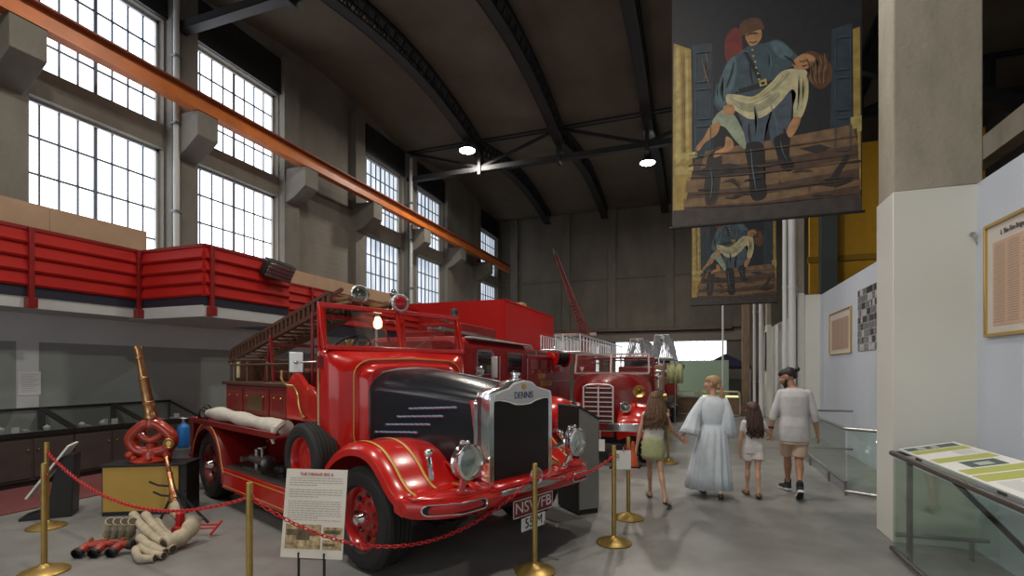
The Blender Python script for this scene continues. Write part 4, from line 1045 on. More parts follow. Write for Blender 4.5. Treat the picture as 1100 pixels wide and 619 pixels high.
# small red vehicle between the engines: only its domed guard and lamp show
st_ = empty('pump_trailer', (-1.86, 6.78, 0), math.radians(-8), 'small red domed pump trailer with one round lamp behind the chrome radiator', 'trailer')
b = B().sph((0, 0, .90), (.36, .50, .38), 28); b.obj('domed_cowl', RED, st_)
b = B().box(-.34,.34,-.45,.45,.35,.90); b.obj('body', DRED, st_, bev=.06)
headlamp(st_, 'lamp', V((.06, -.56, 1.12)), (.1,-1,0), .115)
B().cyl((.06,-.5,1.05),(.06,-.38,.9),.02).obj('lamp_bracket', CHROME, st_)
for s in (-1, 1):
    w = wheel(st_, 'wheel', 0, 0, .30, .15, -1, holes=False, dark=True); w.location = (s*.43, .1, 0); w.rotation_euler = (0,0,PI/2 if s > 0 else -PI/2)

# fourth vehicle: dark red engine far behind on the right of the round nosed one
T4 = empty('fire_engine', (-1.55, 16.2, 0), 0, 'small dark red fire engine at the far end behind the ladders', 'fire engine')
B().box(-.9,.95,.9,3.0,.55,1.75).obj('body', DRED, T4, bev=.04); b = B().loft([nring(0,.4,.6,1.3), nring(.3,.55,.6,1.4), nring(1.,.7,.6,1.5)]); b.obj('bonnet', DRED, T4)
b = B()
for y in (1.2,2.1,2.9):
    for x in (-.85,.9): b.cyl((x,y,1.7),(x,y,2.1),.025)
for x in (-.85,.9): b.cyl((x,1.2,2.1),(x,2.9,2.1),.02)
b.obj('rail', CHROME, T4)
b = B()
for k in range(2): b.box(.95,.965,1.1+k*.9,1.9+k*.9,.8,1.5)
b.obj('locker_door', RED, T4, bev=.01)
headlamp(T4,'spotlight',V((1.08,.8,1.75)),(0,-1,0),.12,rimm=BLACK); 
for y in (.5,2.4):
    for s in (-1,1):
        w = wheel(T4,'wheel',0,0,.42,.22,-1,dark=True); w.location=(s*.8,y,0); w.rotation_euler=(0,0,PI/2 if s>0 else -PI/2)
B().box(-.7,.75,1.0,1.1,1.75,2.05).obj('windscreen', DG, T4)
B().box(-.9,.95,-.2,-.1,.5,.65).obj('bumper', CHROME, T4)
# yellow jackets hanging at the far engine
t_ = empty('yellow_tabard', (-.58, 15.4, 1.25), 0, 'pale yellow striped cloth hanging behind the ladders by the far engine', 'cloth')
b = B()
rings = []
for k in range(13): x = -.22+.44*k/12; rings.append([(x, .03*math.sin(k*1.7), 0), (x, .02*math.sin(k*1.2), .55)])
b.loft(rings, closed=False); b.obj('cloth', mat('pale_yellow_cloth', (.42,.45,.22), .8), t_, solid=.01); B().box(-.26,.26,-.01,.03,.55,.58).cyl((0,.01,-1.25),(0,.01,.58),.015).obj('hanger', STEEL, t_)

# red lattice mast and its girder
DKR = mat('old_dark_red', (.13,.015,.014), .6)
mb = empty('lattice_boom', (0,0,0), 0, 'slender dark red lattice boom rising steeply in front of the back wall', 'crane boom')
a, c = wpt(597, 274, 21), wpt(630, 362, 21); mb.location = c; mb.location.z = 0
def rel(p): return V(p)-V((c.x, c.y, 0))
b = B(); d = a-c; N = 24
ch = []
for sx, sy in ((-1,-1),(1,-1),(1,1),(-1,1)):
    ch.append([rel(c + d*(k/N)) + V((sx, sy, 0))*(.17-.12*k/N) for k in range(N+1)])
for q in ch: b.tube(q, .028, 6)
b.obj('chords', DKR, mb); b = B()
for i in range(4):
    q, r_ = ch[i], ch[(i+1) % 4]
    for k in range(N): b.bar(q[k], r_[k+1], .03); b.bar(q[k], r_[k], .03)
b.obj('lacing', DKR, mb)
B().lathe([(.09,0),(.07,.12),(.03,.3)], rel(a), d.normalized()).obj('tip', STEEL, mb)
B().cyl((0,0,0), rel(c), .14).box(-.7,.7,-.7,.7,0,.3).box(-.45,.45,-.4,.4,1.2,2.6).obj('carriage', DRED, mb)
b = B().bar((-4.3,0,3.12),(.4,0,3.12),.12,.12); b = b.obj('outrigger_beam', mat('grey_pink_beam', (.4,.3,.28), .5), mb)

# far end: green partition, showcases, canopies outside
t_ = empty('green_partition', (.0, 22.6, 0), 0, 'plain sage green partition screen in front of the open door at the back', 'partition')
B().box(-2.4, 1.25, 0, .08, .05, 2.03).obj('panel', mat('sage_green', (.30,.42,.33), .8), t_, bev=.005)
for x in (-2.3, -.6, 1.15): B().box(x-.05, x+.05, -.2, .28, 0, .05).obj('foot', BLACKM, t_)
SHOW = mat('brown_showcase_base', (.16,.10,.06), .6, var=.2)
for i, (x0, x1, lab) in enumerate(((-1.0, .12, 'brown based showcase at the far end, left of the two, behind the blonde woman'), (.16, 1.45, 'brown based showcase at the far end with brightly lit top, right of the two'))):
    t_ = empty('showcase', (x0, 19.4, 0), 0, lab, 'showcase'); W_ = x1-x0
    B().box(.02, W_-.02, .02, .7, .06, .66).obj('base', SHOW, t_, bev=.01)
    f = B()
    for (p, q) in ((0, .03), (W_-.03, W_)): f.box(p, q, 0, .03, 0, .86); f.box(p, q, .69, .72, 0, .86)
    f.box(0, W_, 0, .03, .84, .87); f.box(0, W_, .69, .72, .84, .87); f.box(0, W_, 0, .03, .03, .06); f.box(0,W_,0,.03,.64,.67); f.obj('frame', mat('pale_frame', (.42,.38,.32), .5), t_)
    B().box(.03, W_-.03, .01, .02, .67, .84).obj('glass', glass_mat('case_glass_%d' % i, (.9,.95,.92), .2), t_)
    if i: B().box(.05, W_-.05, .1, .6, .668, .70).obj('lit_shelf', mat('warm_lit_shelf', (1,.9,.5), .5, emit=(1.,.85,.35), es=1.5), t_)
    else: B().box(.05, W_-.05, .1, .6, .668, .70).obj('shelf', mat('pale_shelf', (.4,.36,.28), .6), t_)
PURP = mat('dark_indigo_canopy', (.018,.014,.05), .8)
for i, (u, wd, lab) in enumerate(((779, 3.0, 'dark indigo gazebo canopy outside the back door, right one'), (700, 3.4, 'dark indigo gazebo canopy outside the back door, left one'))):
    p = wpt(u, 380, 24.35)
    t_ = empty('gazebo', (p.x, 24.1, 0), 0, lab, 'gazebo'); h2 = wd/2*.5; zt = p.z-.02
    b = B(); ap = (0, 0, zt)
    cs = [(-h2*1.3,-.5,zt-.52),(h2*1.3,-.5,zt-.52),(h2*1.3,.5,zt-.52),(-h2*1.3,.5,zt-.52)]
    v = [b.bm.verts.new(q) for q in cs]; w_ = [b.bm.verts.new((q[0],q[1],q[2]-.14)) for q in cs]; tp = b.bm.verts.new(ap)
    for k in range(4): f = b.face([v[k], v[(k+1)%4], tp]); f.smooth=False; f = b.face([v[k], v[(k+1)%4], w_[(k+1)%4], w_[k]]); f.smooth=False
    b.obj('canopy', PURP, t_, solid=.02)
    for q in cs: B().cyl((q[0]*.97,q[1]*.97,0),(q[0]*.97,q[1]*.97,zt-.55),.02).obj('leg', STEEL, t_)

# ------------------------------------------------------------------ painted banners (flat prints)
BASE = [('print_night', (.010,.012,.019)), ('print_ochre', (.34,.235,.06)), ('print_pale_ochre', (.42,.34,.12)), ('print_blue_door', (.022,.040,.060)), ('print_tan_step', (.19,.115,.06)), ('print_dark_step', (.085,.05,.034)),
        ('print_ember', (.16,.02,.02)), ('print_coat', (.040,.075,.10)), ('print_coat_light', (.075,.13,.16)), ('print_trousers', (.06,.085,.12)), ('print_boot', (.012,.011,.014)), ('print_skin', (.42,.22,.10)), ('print_gown', (.50,.46,.28)), ('print_gown_shade', (.30,.30,.19)),
        ('print_hair', (.10,.045,.022)), ('print_grey_band', (.055,.045,.042)), ('print_debris', (.03,.025,.025)), ('print_pale_green', (.28,.33,.24))]
PM = [mat(n_, c_, .55, var=.28, vscale=9, bump=0) for n_, c_ in BASE]; PI_ = {n_[6:]: i for i, (n_, _) in enumerate(BASE)}
def G(u, v): return ((u-722)/208., (243-20*(u-722)/208.-v)/200.)
ART = [('night', [(0,0),(1,0),(1,1.5),(0,1.5)], 0), ('blue_door', [G(747,20),G(770,20),G(772,150),G(748,160)], 0), ('blue_door', [G(900,20),G(920,15),G(921,165),G(898,160)], 0),
 ('ochre', [G(724,15),G(745,25),G(747,165),G(752,185),G(748,215),G(735,243),G(723,243)], 0), ('pale_ochre', [G(727,20),G(731,20),G(733,160),G(727,165)], 0), ('pale_ochre', [G(738,25),G(741,26),G(743,160),G(739,160)], 0), ('pale_ochre', [G(726,152),G(752,150),G(753,157),G(726,160)], 0), ('pale_ochre', [G(725,168),G(757,166),G(757,176),G(725,178)], 0),
 ('ochre', [G(921,22),G(928,20),G(929,200),G(922,200)], 0), ('pale_ochre', [G(918,120),G(930,118),G(930,135),G(918,137)], 0),
 ('ember', [G(786,15),G(796,5),G(803,12),G(804,40),G(790,48),G(785,35)], 1),
 ('dark_step', [G(750,160),G(830,150),G(925,132),G(929,215),G(735,228)], 0),
 ('tan_step', [G(762,150),G(840,140),G(920,128),G(926,150),G(850,162),G(756,172)], 0), ('tan_step', [G(740,185),G(830,180),G(927,165),G(928,176),G(830,193),G(738,200)], 0), ('tan_step', [G(736,208),G(830,203),G(929,188),G(929,195),G(830,212),G(736,218)], 0),
 ('grey_band', [(0,0),(1,0),(1,.082),(0,.105)], 0),
 ('trousers', [G(800,90),G(855,86),G(858,110),G(852,150),G(838,148),G(832,120),G(826,150),G(808,152),G(804,120)], 1),
 ('boot', [G(808,145),G(828,145),G(829,180),G(832,203),G(824,211),G(814,206),G(812,175)], 1), ('boot', [G(840,138),G(856,135),G(856,160),G(862,170),G(856,178),G(847,172),G(842,155)], 1),
 ('coat', [G(803,35),G(812,28),G(830,27),G(845,25),G(862,42),G(868,55),G(850,62),G(848,90),G(830,95),G(806,94),G(798,80),G(790,100),G(778,102),G(772,88),G(780,62),G(790,42)], 1),
 ('coat_light', [G(788,45),G(797,40),G(798,62),G(790,85),G(782,98),G(774,88),G(781,63)], 1), ('coat_light', [G(836,28),G(846,27),G(860,42),G(852,48),G(842,42)], 1),
 ('boot', [G(805,33),G(809,32),G(826,66),G(822,70)], 0), ('boot', [G(800,78),G(842,70),G(843,76),G(801,84)], 0),
 ('skin', [G(808,12),G(824,10),G(826,20),G(820,28),G(812,27)], 1), ('hair', [G(803,16),G(802,2),G(812,-4),G(824,-2),G(829,10),G(822,11),G(808,14)], 1),
 ('hair', [G(858,52),G(874,42),G(888,46),G(900,62),G(899,78),G(888,86),G(878,76),G(880,60),G(868,54)], 1),
 ('hair', [G(770,152),G(782,146),G(780,180),G(775,214),G(764,218),G(760,195),G(766,172)], 1), ('debris', [G(764,160),G(780,150),G(778,200),G(768,216),G(762,205)], 1),
 ('pale_green', [G(778,104),G(792,104),G(806,130),G(808,150),G(796,138),G(784,122),G(770,118)], 1),
 ('skin', [G(768,120),G(779,116),G(776,130),G(762,140),G(754,150),G(750,146),G(760,134)], 1), ('skin', [G(786,134),G(793,138),G(794,148),G(780,156),G(772,158),G(774,151),G(784,146)], 1),
 ('gown', [G(787,84),G(800,85),G(818,88),G(836,74),G(848,62),G(862,60),G(874,64),G(876,82),G(875,98),G(869,116),G(861,118),G(860,104),G(863,90),G(858,84),G(846,98),G(830,112),G(814,115),G(800,106),G(788,96)], 1),
 ('gown_shade', [G(800,94),G(822,98),G(842,86),G(846,90),G(830,104),G(812,106)], 1), ('skin', [G(861,116),G(868,117),G(864,130),G(857,139),G(853,132),G(857,122)], 1), ('skin', [G(783,98),G(793,96),G(796,106),G(786,108)], 1),
 ('skin', [G(861,50),G(872,44),G(883,50),G(878,60),G(866,62),G(860,57)], 1),
 ('debris', [G(866,152),G(888,148),G(900,153),G(884,158)], 0), ('debris', [G(896,190),G(914,160),G(918,164),G(903,192)], 0), ('debris', [G(878,194),G(900,187),G(922,190),G(910,194),G(905,197),G(890,195)], 0), ('debris', [G(745,176),G(790,166),G(812,178),G(780,180)], 1), ('debris', [G(780,190),G(795,184),G(800,194),G(790,188)], 1), ('debris', [G(832,166),G(850,164),G(850,170)], 0)]
def line(nm, pts, w):
    P_ = catmull(pts, 4, False); L0 = []; L1 = []
    for i, q in enumerate(P_):
        d = V((P_[min(i+1,len(P_)-1)][0]-P_[max(i-1,0)][0], P_[min(i+1,len(P_)-1)][1]-P_[max(i-1,0)][1])); d = d.normalized() if d.length > 0 else V((1,0)); t = w*(1-.6*abs(2*i/(len(P_)-1)-1))
        L0.append((q[0]-d.y*t, q[1]+d.x*t)); L1.append((q[0]+d.y*t, q[1]-d.x*t))
    ART.append((nm, L0+L1[::-1], 0))
def gl(nm, w, *uv): line(nm, [G(*q) for q in uv], w)
for q in (((790,88),(810,98),(836,88)),((793,93),(812,105),(838,92)),((850,66),(840,80),(822,92)),((866,68),(868,88),(864,108)),((856,64),(846,76),(838,84))): gl('gown_shade', .006, *q)
for q in (((800,88),(816,92),(834,80),(848,66)),((870,70),(872,88),(868,106))): gl('pale_ochre', .004, *q)
for q in (((783,62),(780,78),(784,92)),((795,46),(792,60),(786,76)),((850,44),(858,50),(862,56)),((812,40),(814,60),(816,74)),((812,120),(812,130),(814,146)),((850,128),(851,132),(850,140))): gl('night', .006, *q)
for q in (((776,70),(775,84),(780,95)),((800,38),(806,34),(812,36)),((832,34),(836,48),(834,66)),((818,100),(822,120),(818,142)),((836,100),(842,120),(844,136))): gl('coat_light', .005, *q)
for u, v in ((816,34),(817,41),(819,48),(820,55),(822,62),(823,69)): ART.append(('pale_ochre', [G(u+1.3*math.cos(a), v+1.3*math.sin(a)) for a in (0,1,2,3,4,5)], 0))
ART.append(('pale_ochre', [G(823,71),(G(831,69)),G(832,76),G(824,78)], 0)); ART.append(('boot', [G(825,73),G(829,72),G(830,75),G(826,76)], 0))
for k in range(9):
    a = k*.7; gl('tan_step' if k % 2 else 'hair', .006, (874+k*2.6, 50+4*math.sin(a)), (878+k*2.2, 60+3*math.cos(a)), (875+k*2.4, 70+3*math.sin(a)), (880+k*1.6, 80))
for q in (((808,16),(815,14),(822,15)),): gl('hair', .006, *q)
gl('hair', .003, (812,24),(817,25),(821,24)); gl('hair', .003, (866,52),(870,53),(874,52)); gl('ember', .003, (868,58),(872,58),(875,57))
for k in range(16):
    u = 742+((k*53) % 180); v = 168+((k*37) % 46); gl('debris' if k % 3 else 'grey_band', .006, (u, v), (u+10, v-3+(k % 4)), (u+20, v-1-(k % 3)))
for v in (153,172,180,200,216): gl('dark_step', .004, (742,v+2), (800,v), (860,v-5), (926,v-12))
for u in (772,800,845,876,902): gl('dark_step', .003, (u,186), (u+1,194), (u,203))
for (u0, u1) in ((751,768),(903,918)):
    for v in (30,75,120): 
        for a_, c_ in (((u0,v),(u1,v)),((u0,v+36),(u1,v+36)),((u0,v),(u0,v+36)),((u1,v),(u1,v+36))): gl('coat', .003, a_, ((a_[0]+c_[0])/2,(a_[1]+c_[1])/2), c_)
for u in (734,736,745): gl('tan_step', .003, (u,30), (u+1,90), (u+1,150))
gl('coat_light', .004, (814,150),(816,175),(820,200)); gl('coat_light', .003, (846,142),(849,156),(854,166)); gl('coat_light', .004, (768,170),(770,190),(768,208))
for q in (((762,30),(765,50),(760,68)),((758,40),(763,60),(768,76))): gl('tan_step', .003, *q)
def banner(x0, x1, y, z0, z1, label):
    W_ = x1-x0; t_ = empty('hanging_banner', (x0, y, z0), 0, label, 'banner', 'painted rescue banners')
    B().box(0, W_, 0, .012, 0, z1-z0).obj('cloth', PM[PI_['night']], t_)
    b = B(); H_ = (z1-z0)
    for i, (nm, poly, cur) in enumerate(ART):
        P_ = catmull(poly, 4) if cur else poly
        P_ = [(min(max(p[0], .002), .998)*W_, min(max(p[1]*W_, .002), H_-.002)) for p in P_]
        b.mi = PI_[nm]; vs = [b.bm.verts.new((p[0], -.0012-.00015*i, p[1])) for p in P_]
        f = b.face(vs); 
        if f: f.smooth = False
    bmesh.ops.triangulate(b.bm, faces=b.bm.faces[:])
    b.obj('printed_picture', PM, t_)
    B().cyl((-.03, .006, -.01), (W_+.03, .006, -.01), .018).obj('bottom_bar', BLACKM, t_)
    B().cyl((-.03, .006, H_+.01), (W_+.03, .006, H_+.01), .018).obj('top_bar', BLACKM, t_)
    b = B()
    for x in (.1, W_-.1): b.cyl((x, .006, H_), (x, .006, 8.3-z0), .006, n=6)
    b.obj('cable', STEEL, t_)
banner(-.31, 1.88, 7.2, 3.57, 6.9, 'large painted rescue banner hanging in front, nearer and bigger of the two')
banner(-.14, 2.1, 15.75, 3.52, 6.8, 'painted rescue banner hanging further back, lower and smaller looking')

# ------------------------------------------------------------------ right wall displays
FRG = mat('gilt_frame', (.62,.42,.14), .3, .9)
def framed(x, y0, y1, z0, z1, label, inner, title=False):
    t_ = empty('framed_document', (x, y0, z0), 0, label, 'framed document'); L = y1-y0; H_ = z1-z0; f = B(); w_ = .028
    f.box(-.035, 0, 0, L, 0, w_).box(-.035, 0, 0, L, H_-w_, H_).box(-.035, 0, 0, w_, w_, H_-w_).box(-.035, 0, L-w_, L, w_, H_-w_); f.obj('frame', FRG, t_, bev=.004)
    B().box(-.015, -.004, w_, L-w_, w_, H_-w_).obj('mount_board', mat('cream_mount', (.60,.56,.50), .6), t_)
    b = B().box(-.018, -.015, w_+.09*L, L-w_-.09*L, w_+.06, H_-w_-.15*H_); b.obj('document_sheet', inner, t_)
    p = B()
    n_ = int((H_*.8-.1)/.02)
    for c_ in range(4):
        ya = w_+.12*L+c_*L*.19
        for k in range(n_): p.box(-.0192, -.018, ya, ya+L*.15-(k % 3)*.01, w_+.09+k*.02, w_+.096+k*.02)
    p.obj('printed_lines', mat('pale_print_line', (.34,.26,.20), .8), t_)
    return t_
fd = framed(2.4, 4.55, 5.6, 1.93, 2.90, 'gilt framed roll of typed names on the near right wall', mat('pink_buff_paper', (.56,.38,.27), .6))
text_mesh('1. The Fire Brigades', .06, mat('title_dark', (.12,.10,.10), .7), fd, basis((-.0205, .62, .86), (0,-1,0), (0,0,1)), name='title_lettering', sx=.8)
framed(2.78, 11.25, 12.9, 1.97, 2.86, 'gilt framed buff document on the pale blue wall beyond the pillar', mat('buff_paper', (.45,.31,.23), .6))
ph = empty('photo_board', (2.775, 8.9, 1.98), 0, 'unframed black and white photograph collage on the pale blue wall', 'photo board')
B().box(-.006, 0, 0, 1.95, 0, 1.1).obj('board', mat('photo_grey', (.30,.30,.31), .6, var=.5, vscale=14), ph)
GM = [mat('photo_black', (.02,.02,.022), .5, var=.5, vscale=30), mat('photo_mid', (.16,.16,.165), .5, var=.6, vscale=25), mat('photo_pale', (.42,.42,.42), .5, var=.4, vscale=25)]
b = B(); rnd = random.Random(3)
for r_ in range(9):
    y = 0
    while y < 1.93:
        w_ = rnd.uniform(.06, .2); 
        b.mi = rnd.choice((0,1,1,2)); e = min(y+w_, 1.95); z = r_*.122
        if not (r_ == 8 and y < .9 and rnd.random() < .6): b.box(-.009-rnd.random()*.001, -.006, y+.008, e-.006, z+.008, z+.112)
        y += w_
b.obj('photographs', GM, ph)
ph = empty('photo_board', (2.29, 19.63, 1.6), 0, 'narrow dark framed photograph board on the third pillar', 'photo board')
B().box(-.03, 0, .0, .45, 0, 1.35).obj('frame', BLACK, ph); B().box(-.034, -.03, .04, .41, .04, 1.31).obj('photographs', GM[1], ph)
for (x, y, z, lab) in ((2.06, 5.77, 2.88, 'small round wall hook on the face of the near white pillar'), ):
    t_ = empty('wall_hook', (x+.3, y, z), 0, lab, 'hook'); B().cyl((0,.01,0),(0,-.02,0),.02).obj('plate', STEEL, t_); B().tube([(0,-.02,0),(0,-.04,-.01),(0,-.04,-.04),(.03,-.01,-.1)], .005).obj('hook', STEEL, t_)

# ------------------------------------------------------------------ glass barriers
BGL = glass_mat('green_tinted_glass', (.88,.94,.90), .1); DKS = mat('dark_steel_rail', (.13,.115,.11), .35, .7); RAILM = mat('rail_steel', (.30,.29,.29), .3, .85)
gb = empty('glass_barrier', (1.65, 5.42, 0), 0, 'near glass barrier with dark steel handrail and the information panel on it', 'glass barrier')
L_ = 4.2
B().cyl((0,-L_,.90),(0,.02,.90),.024,n=16).sph((0,.02,.90),.024).obj('handrail', DKS, gb)
B().box(-.004,.004,-L_,-.02,.06,.86).obj('glass_panel', BGL, gb)
B().cyl((0,-L_,.05),(0,.02,.05),.022).obj('bottom_rail', DKS, gb)
for y in (-.28, -2.2, -4.0): B().box(.015,.05,y-.022,y+.022,0,.89).obj('post', DKS, gb, bev=.003)
B().cyl((0,.0,.90),(.78,.06,.90),.02).cyl((0,.0,.05),(.02,.0,.05),.02).obj('return_rail', DKS, gb)
B().box(.02,.76,.0,.008,.06,.86).obj('return_glass', BGL, gb)
b = B().cyl((.02,.0,.18),(.70,.05,.18),.02).bar((.58,.04,0),(.58,.04,.18),.05,.02); b.obj('return_bottom_rail', RAILM, gb)
for y in (-1.0, -3.1):
    B().bar((.06,y,.86),(.62,y-.45,.10),.022,.03).obj('diagonal_strut', BLACKM, gb)
# information panel
ip = empty('reading_board', (1.69, 5.42, .93), 0, 'green and white printed information board lying along the near glass barrier', 'information board')
pm_ = Matrix.Rotation(math.radians(-12), 4, 'Y')
LP_ = 3.0; WP = .41
B().box(0, WP, -LP_, 0, 0, .012, pm_).obj('board', mat('panel_white', (.74,.75,.73), .35), ip)
OL = mat('panel_olive', (.40,.43,.09), .4); OD = mat('panel_dark_green', (.05,.09,.075), .4); 
for (a, c) in ((.22,.36),(.60,.76),(1.04,1.20),(1.23,1.42),(1.9,2.1),(2.3,2.6)): B().box(.02, WP-.02, -c, -a, .0121, .0128, pm_).obj('olive_band', OL, ip)
b = B(); b.box(.02,WP-.03,-.19,-.05,.0121,.0129,pm_); b.obj('dark_header', OD, ip); b = B(); b.box(.12,.33,-1.01,-.80,.0121,.0129,pm_); b.obj('dark_picture', OD, ip)
b = B(); b.box(.10,.16,-.17,-.07,.0129,.0134,pm_); b.box(.20,.25,-.17,-.07,.0129,.0134,pm_); b.box(.18,.27,-.97,-.87,.0129,.0134,pm_); b.obj('pale_pictures', mat('pale_pic', (.4,.45,.42), .4), ip)
b = B()
for k in range(34):
    y = -.39-.017*(k % 11) if k < 11 else (-.80-.017*(k-11) if k < 15 else -1.46-.018*(k-15))
    x0 = .24 if k < 15 else .05
    b.box(x0, x0+.14-.02*(k % 3), y-.006, y, .0121, .0126, pm_)
b.obj('text_lines', mat('text_grey', (.45,.46,.46), .6), ip)
for y in (-.4,-1.6,-2.7): B().box(.0,.03,y-.02,y+.02,-.03,.0).bar((.02,y,-.01),(.36,y,.06),.03,.012).obj('bracket', DKS, ip)
# far barrier
g2 = empty('glass_barrier', (1.84, 7.75, 0), 0, 'far glass barrier with steel rails beside the man', 'glass barrier')
L2_ = 3.3
B().cyl((0,0,.87),(0,L2_,.87),.022,n=14).obj('handrail', RAILM, g2)
B().cyl((0,0,.16),(0,L2_,.16),.022,n=14).obj('bottom_rail', RAILM, g2)
B().box(-.004,.004,.02,L2_,.19,.85).obj('glass_panel', BGL, g2)
B().cyl((0,0,.87),(.78,-.42,.87),.022,n=14).sph((0,0,.87),.022).obj('return_handrail', RAILM, g2)
B().cyl((0,0,.05),(.78,-.42,.05),.022,n=14).bar((0,0,.0),(0,0,.19),.03).obj('return_bottom_rail', RAILM, g2)
b = B(); b.loft([[(.02,-.01,.08),(.76,-.41,.08)],[(.02,-.01,.85),(.76,-.41,.85)]], closed=False); b.obj('return_glass', BGL, g2, solid=.008)
for y in (.9, 2.2, 3.25): B().box(-.015,.015,y-.02,y+.02,0,.16).obj('post', RAILM, g2)
B().cyl((0,L2_,.87),(.9,L2_,.87),.02).cyl((0,L2_,.16),(.9,L2_,.16),.02).obj('end_rail', RAILM, g2)

# ------------------------------------------------------------------ display cases on the left
CBASE = mat('dark_case_base', (.050,.036,.032), .6, var=.15); CFR = mat('black_case_frame', (.012,.011,.011), .4)
CGL = glass_mat('case_top_glass', (.85,.88,.87), .2); CIN = mat('case_grey_lining', (.16,.17,.165), .8)
PALE = mat('pale_exhibit', (.55,.56,.54), .5); 
cy = [2.86, 3.9, 4.93, 5.97, 7.0]; nth = ['leftmost, cut off by the frame', 'just right of the frame edge below the wall notice', 'in the middle of the row', 'last in the row, nearest the fire engine']
rnd = random.Random(5)
for i in range(4):
    y0, y1 = cy[i]+.005, cy[i+1]-.005; W_ = y1-y0
    t_ = empty('display_case', (-9.62, y0, 0), 0, 'dark sloping glass topped display case, '+nth[i], 'display case')
    B().box(.04,.80,.01,W_-.01,.0,.08).obj('plinth', BLACK, t_); B().box(0,.82,0,W_,.08,.70).obj('base', CBASE, t_, bev=.006)
    for k in (0, 1):
        d_ = B().box(.82,.835,.02+k*W_/2,W_/2-.02+k*W_/2,.12,.66).obj('door', CBASE, t_, bev=.004); B().sph((.85, W_/2+(-.06 if k == 0 else .06), .52), .013, 10).obj('knob', BRASS, d_)
    B().box(.02,.80,.02,W_-.02,.70,.705).obj('lining', CIN, t_)
    B().box(.0,.02,.0,W_,.70,1.02).obj('back_panel', CIN, t_)
    fr = B(); s_ = .045
    for y in (0, W_-s_): fr.bar((.0,y+s_/2,1.05),(.84,y+s_/2,.755),s_,.03); fr.box(.80,.84,y,y+s_,.70,.76); fr.box(0,.03,y,y+s_,.70,1.05)
    fr.box(0,.04,0,W_,1.02,1.065); fr.box(.80,.845,0,W_,.70,.77); fr.obj('frame', CFR, t_, bev=.003)
    b = B(); b.loft([[(.03,.04,1.045),(.03,W_-.04,1.045)],[(.80,.04,.77),(.80,W_-.04,.77)]], closed=False); b.obj('glass_top', CGL, t_)
    for k in range(5 if i else 3):
        x, y = rnd.uniform(.35,.6), .15+(W_-.3)*(k+.5)/5
        kind = rnd.choice((0,1,2)); hh = rnd.uniform(.05,.11)
        e = empty('exhibit', (-9.62+x, y0+y, .705), rnd.uniform(-.6,.6), ['pale lidded cup','pale upright card','pale coiled fitting'][kind]+', '+['first','second','third','fourth','fifth'][k]+' from left inside the '+['cut off','notice side','middle','engine side'][i]+' display case', 'exhibit', 'pale exhibits in the display cases')
        if kind == 0: B().lathe([(.04,0),(.03,.01),(.012,.03),(.03,.05),(.045,.08),(.045,.1),(.02,.115),(.001,.13)], n=16).obj('cup', PALE, e)
        elif kind == 1: B().box(-.01,.01,-.05,.05,0,hh+.05).box(-.03,.03,-.05,.05,0,.012).obj('card', PALE, e, bev=.002)
        else: B().torus((0,0,.02),(0,0,1),.05,.018,18,8).torus((0,0,.05),(0,.3,1),.04,.014,18,8).cyl((.05,0,.02),(.12,0,.02),.02).obj('fitting', mat('grey_exhibit', (.4,.4,.4), .4, .5), e)

# blue cylinder on a grey drum
t_ = empty('gas_cylinder', (-7.6, 5.75, .42), 0, 'bright blue gas cylinder with grey valve behind the tail of the front engine', 'gas cylinder')
B().lathe([(.07,0),(.085,.02),(.085,.30),(.07,.35),(.03,.38),(.03,.40)], n=24).obj('cylinder', mat('bright_blue_paint', (.015,.13,.42), .4), t_, sharp=False)
B().lathe([(.02,.40),(.02,.44),(.035,.45),(.035,.48),(.001,.49)]).torus((0,0,.46),(0,0,1),.06,.01,16,6).obj('valve', STEEL, t_)
t_ = empty('steel_drum', (-7.6, 5.75, 0), 0, 'low dark grey drum the blue cylinder stands on', 'drum')
B().lathe([(.16,0),(.165,.02),(.16,.04),(.16,.20),(.167,.21),(.16,.22),(.16,.38),(.165,.40),(.16,.42)], n=28).obj('drum', mat('dark_grey_drum', (.08,.08,.085), .5), t_); B().lathe([(.13,.412),(.13,.419)], n=24).obj('lid', BLACKM, t_)

# ------------------------------------------------------------------ brass monitor on its yellow plinth
pa = math.atan2(4.10-3.75, -5.59+6.24)
pf = empty('display_plinth', (-6.26, 3.76, 0), pa, 'black topped plinth with yellow front panel under the brass and red water monitor', 'plinth')
B().box(0,.88,.02,.34,0,.56).obj('body', BLACK, pf, bev=.004); B().box(.02,.80,0,.02,.05,.55).obj('yellow_front', mat('plinth_yellow', (.46,.29,.055), .5, var=.05), pf, bev=.003); B().box(-.01,.89,-.01,.36,.555,.58).obj('top', BLACK, pf, bev=.004)
def ploc(x, y, z): c_, s_ = math.cos(pa), math.sin(pa); return (-6.26+x*c_-y*s_, 3.76+x*s_+y*c_, z)
mo = empty('water_monitor', ploc(.43,.18,.58), pa, 'tall brass nozzle water monitor with red looped pipe body on the plinth', 'water monitor')
RO = mat('orange_red_enamel', (.32,.028,.012), .25, 0, .5)
b = B()
b.lathe([(.20,0),(.21,.02),(.17,.04),(.10,.06),(.09,.12)], n=28)
for s in (-1, 1): b.tube(catmull([(s*.02,0,.10),(s*.15,0,.13),(s*.215,0,.22),(s*.21,0,.29),(s*.15,0,.36),(s*.08,0,.42),(0,0,.45)], 5, False), .068, 14)
b.tube([(-.15,0,.36),(-.07,0,.27),(0,0,.24),(.07,0,.27),(.15,0,.36)], .05, 12)
for k in range(5): a = k*PI/2.5; b.sph((.17*math.cos(a), .17*math.sin(a), .05), .035, 12)
b.lathe([(.07,.40),(.075,.44),(.055,.50),(.06,.52)], n=24); b.lathe([(.065,.08),(.05,.16),(.055,.20),(.001,.24)])
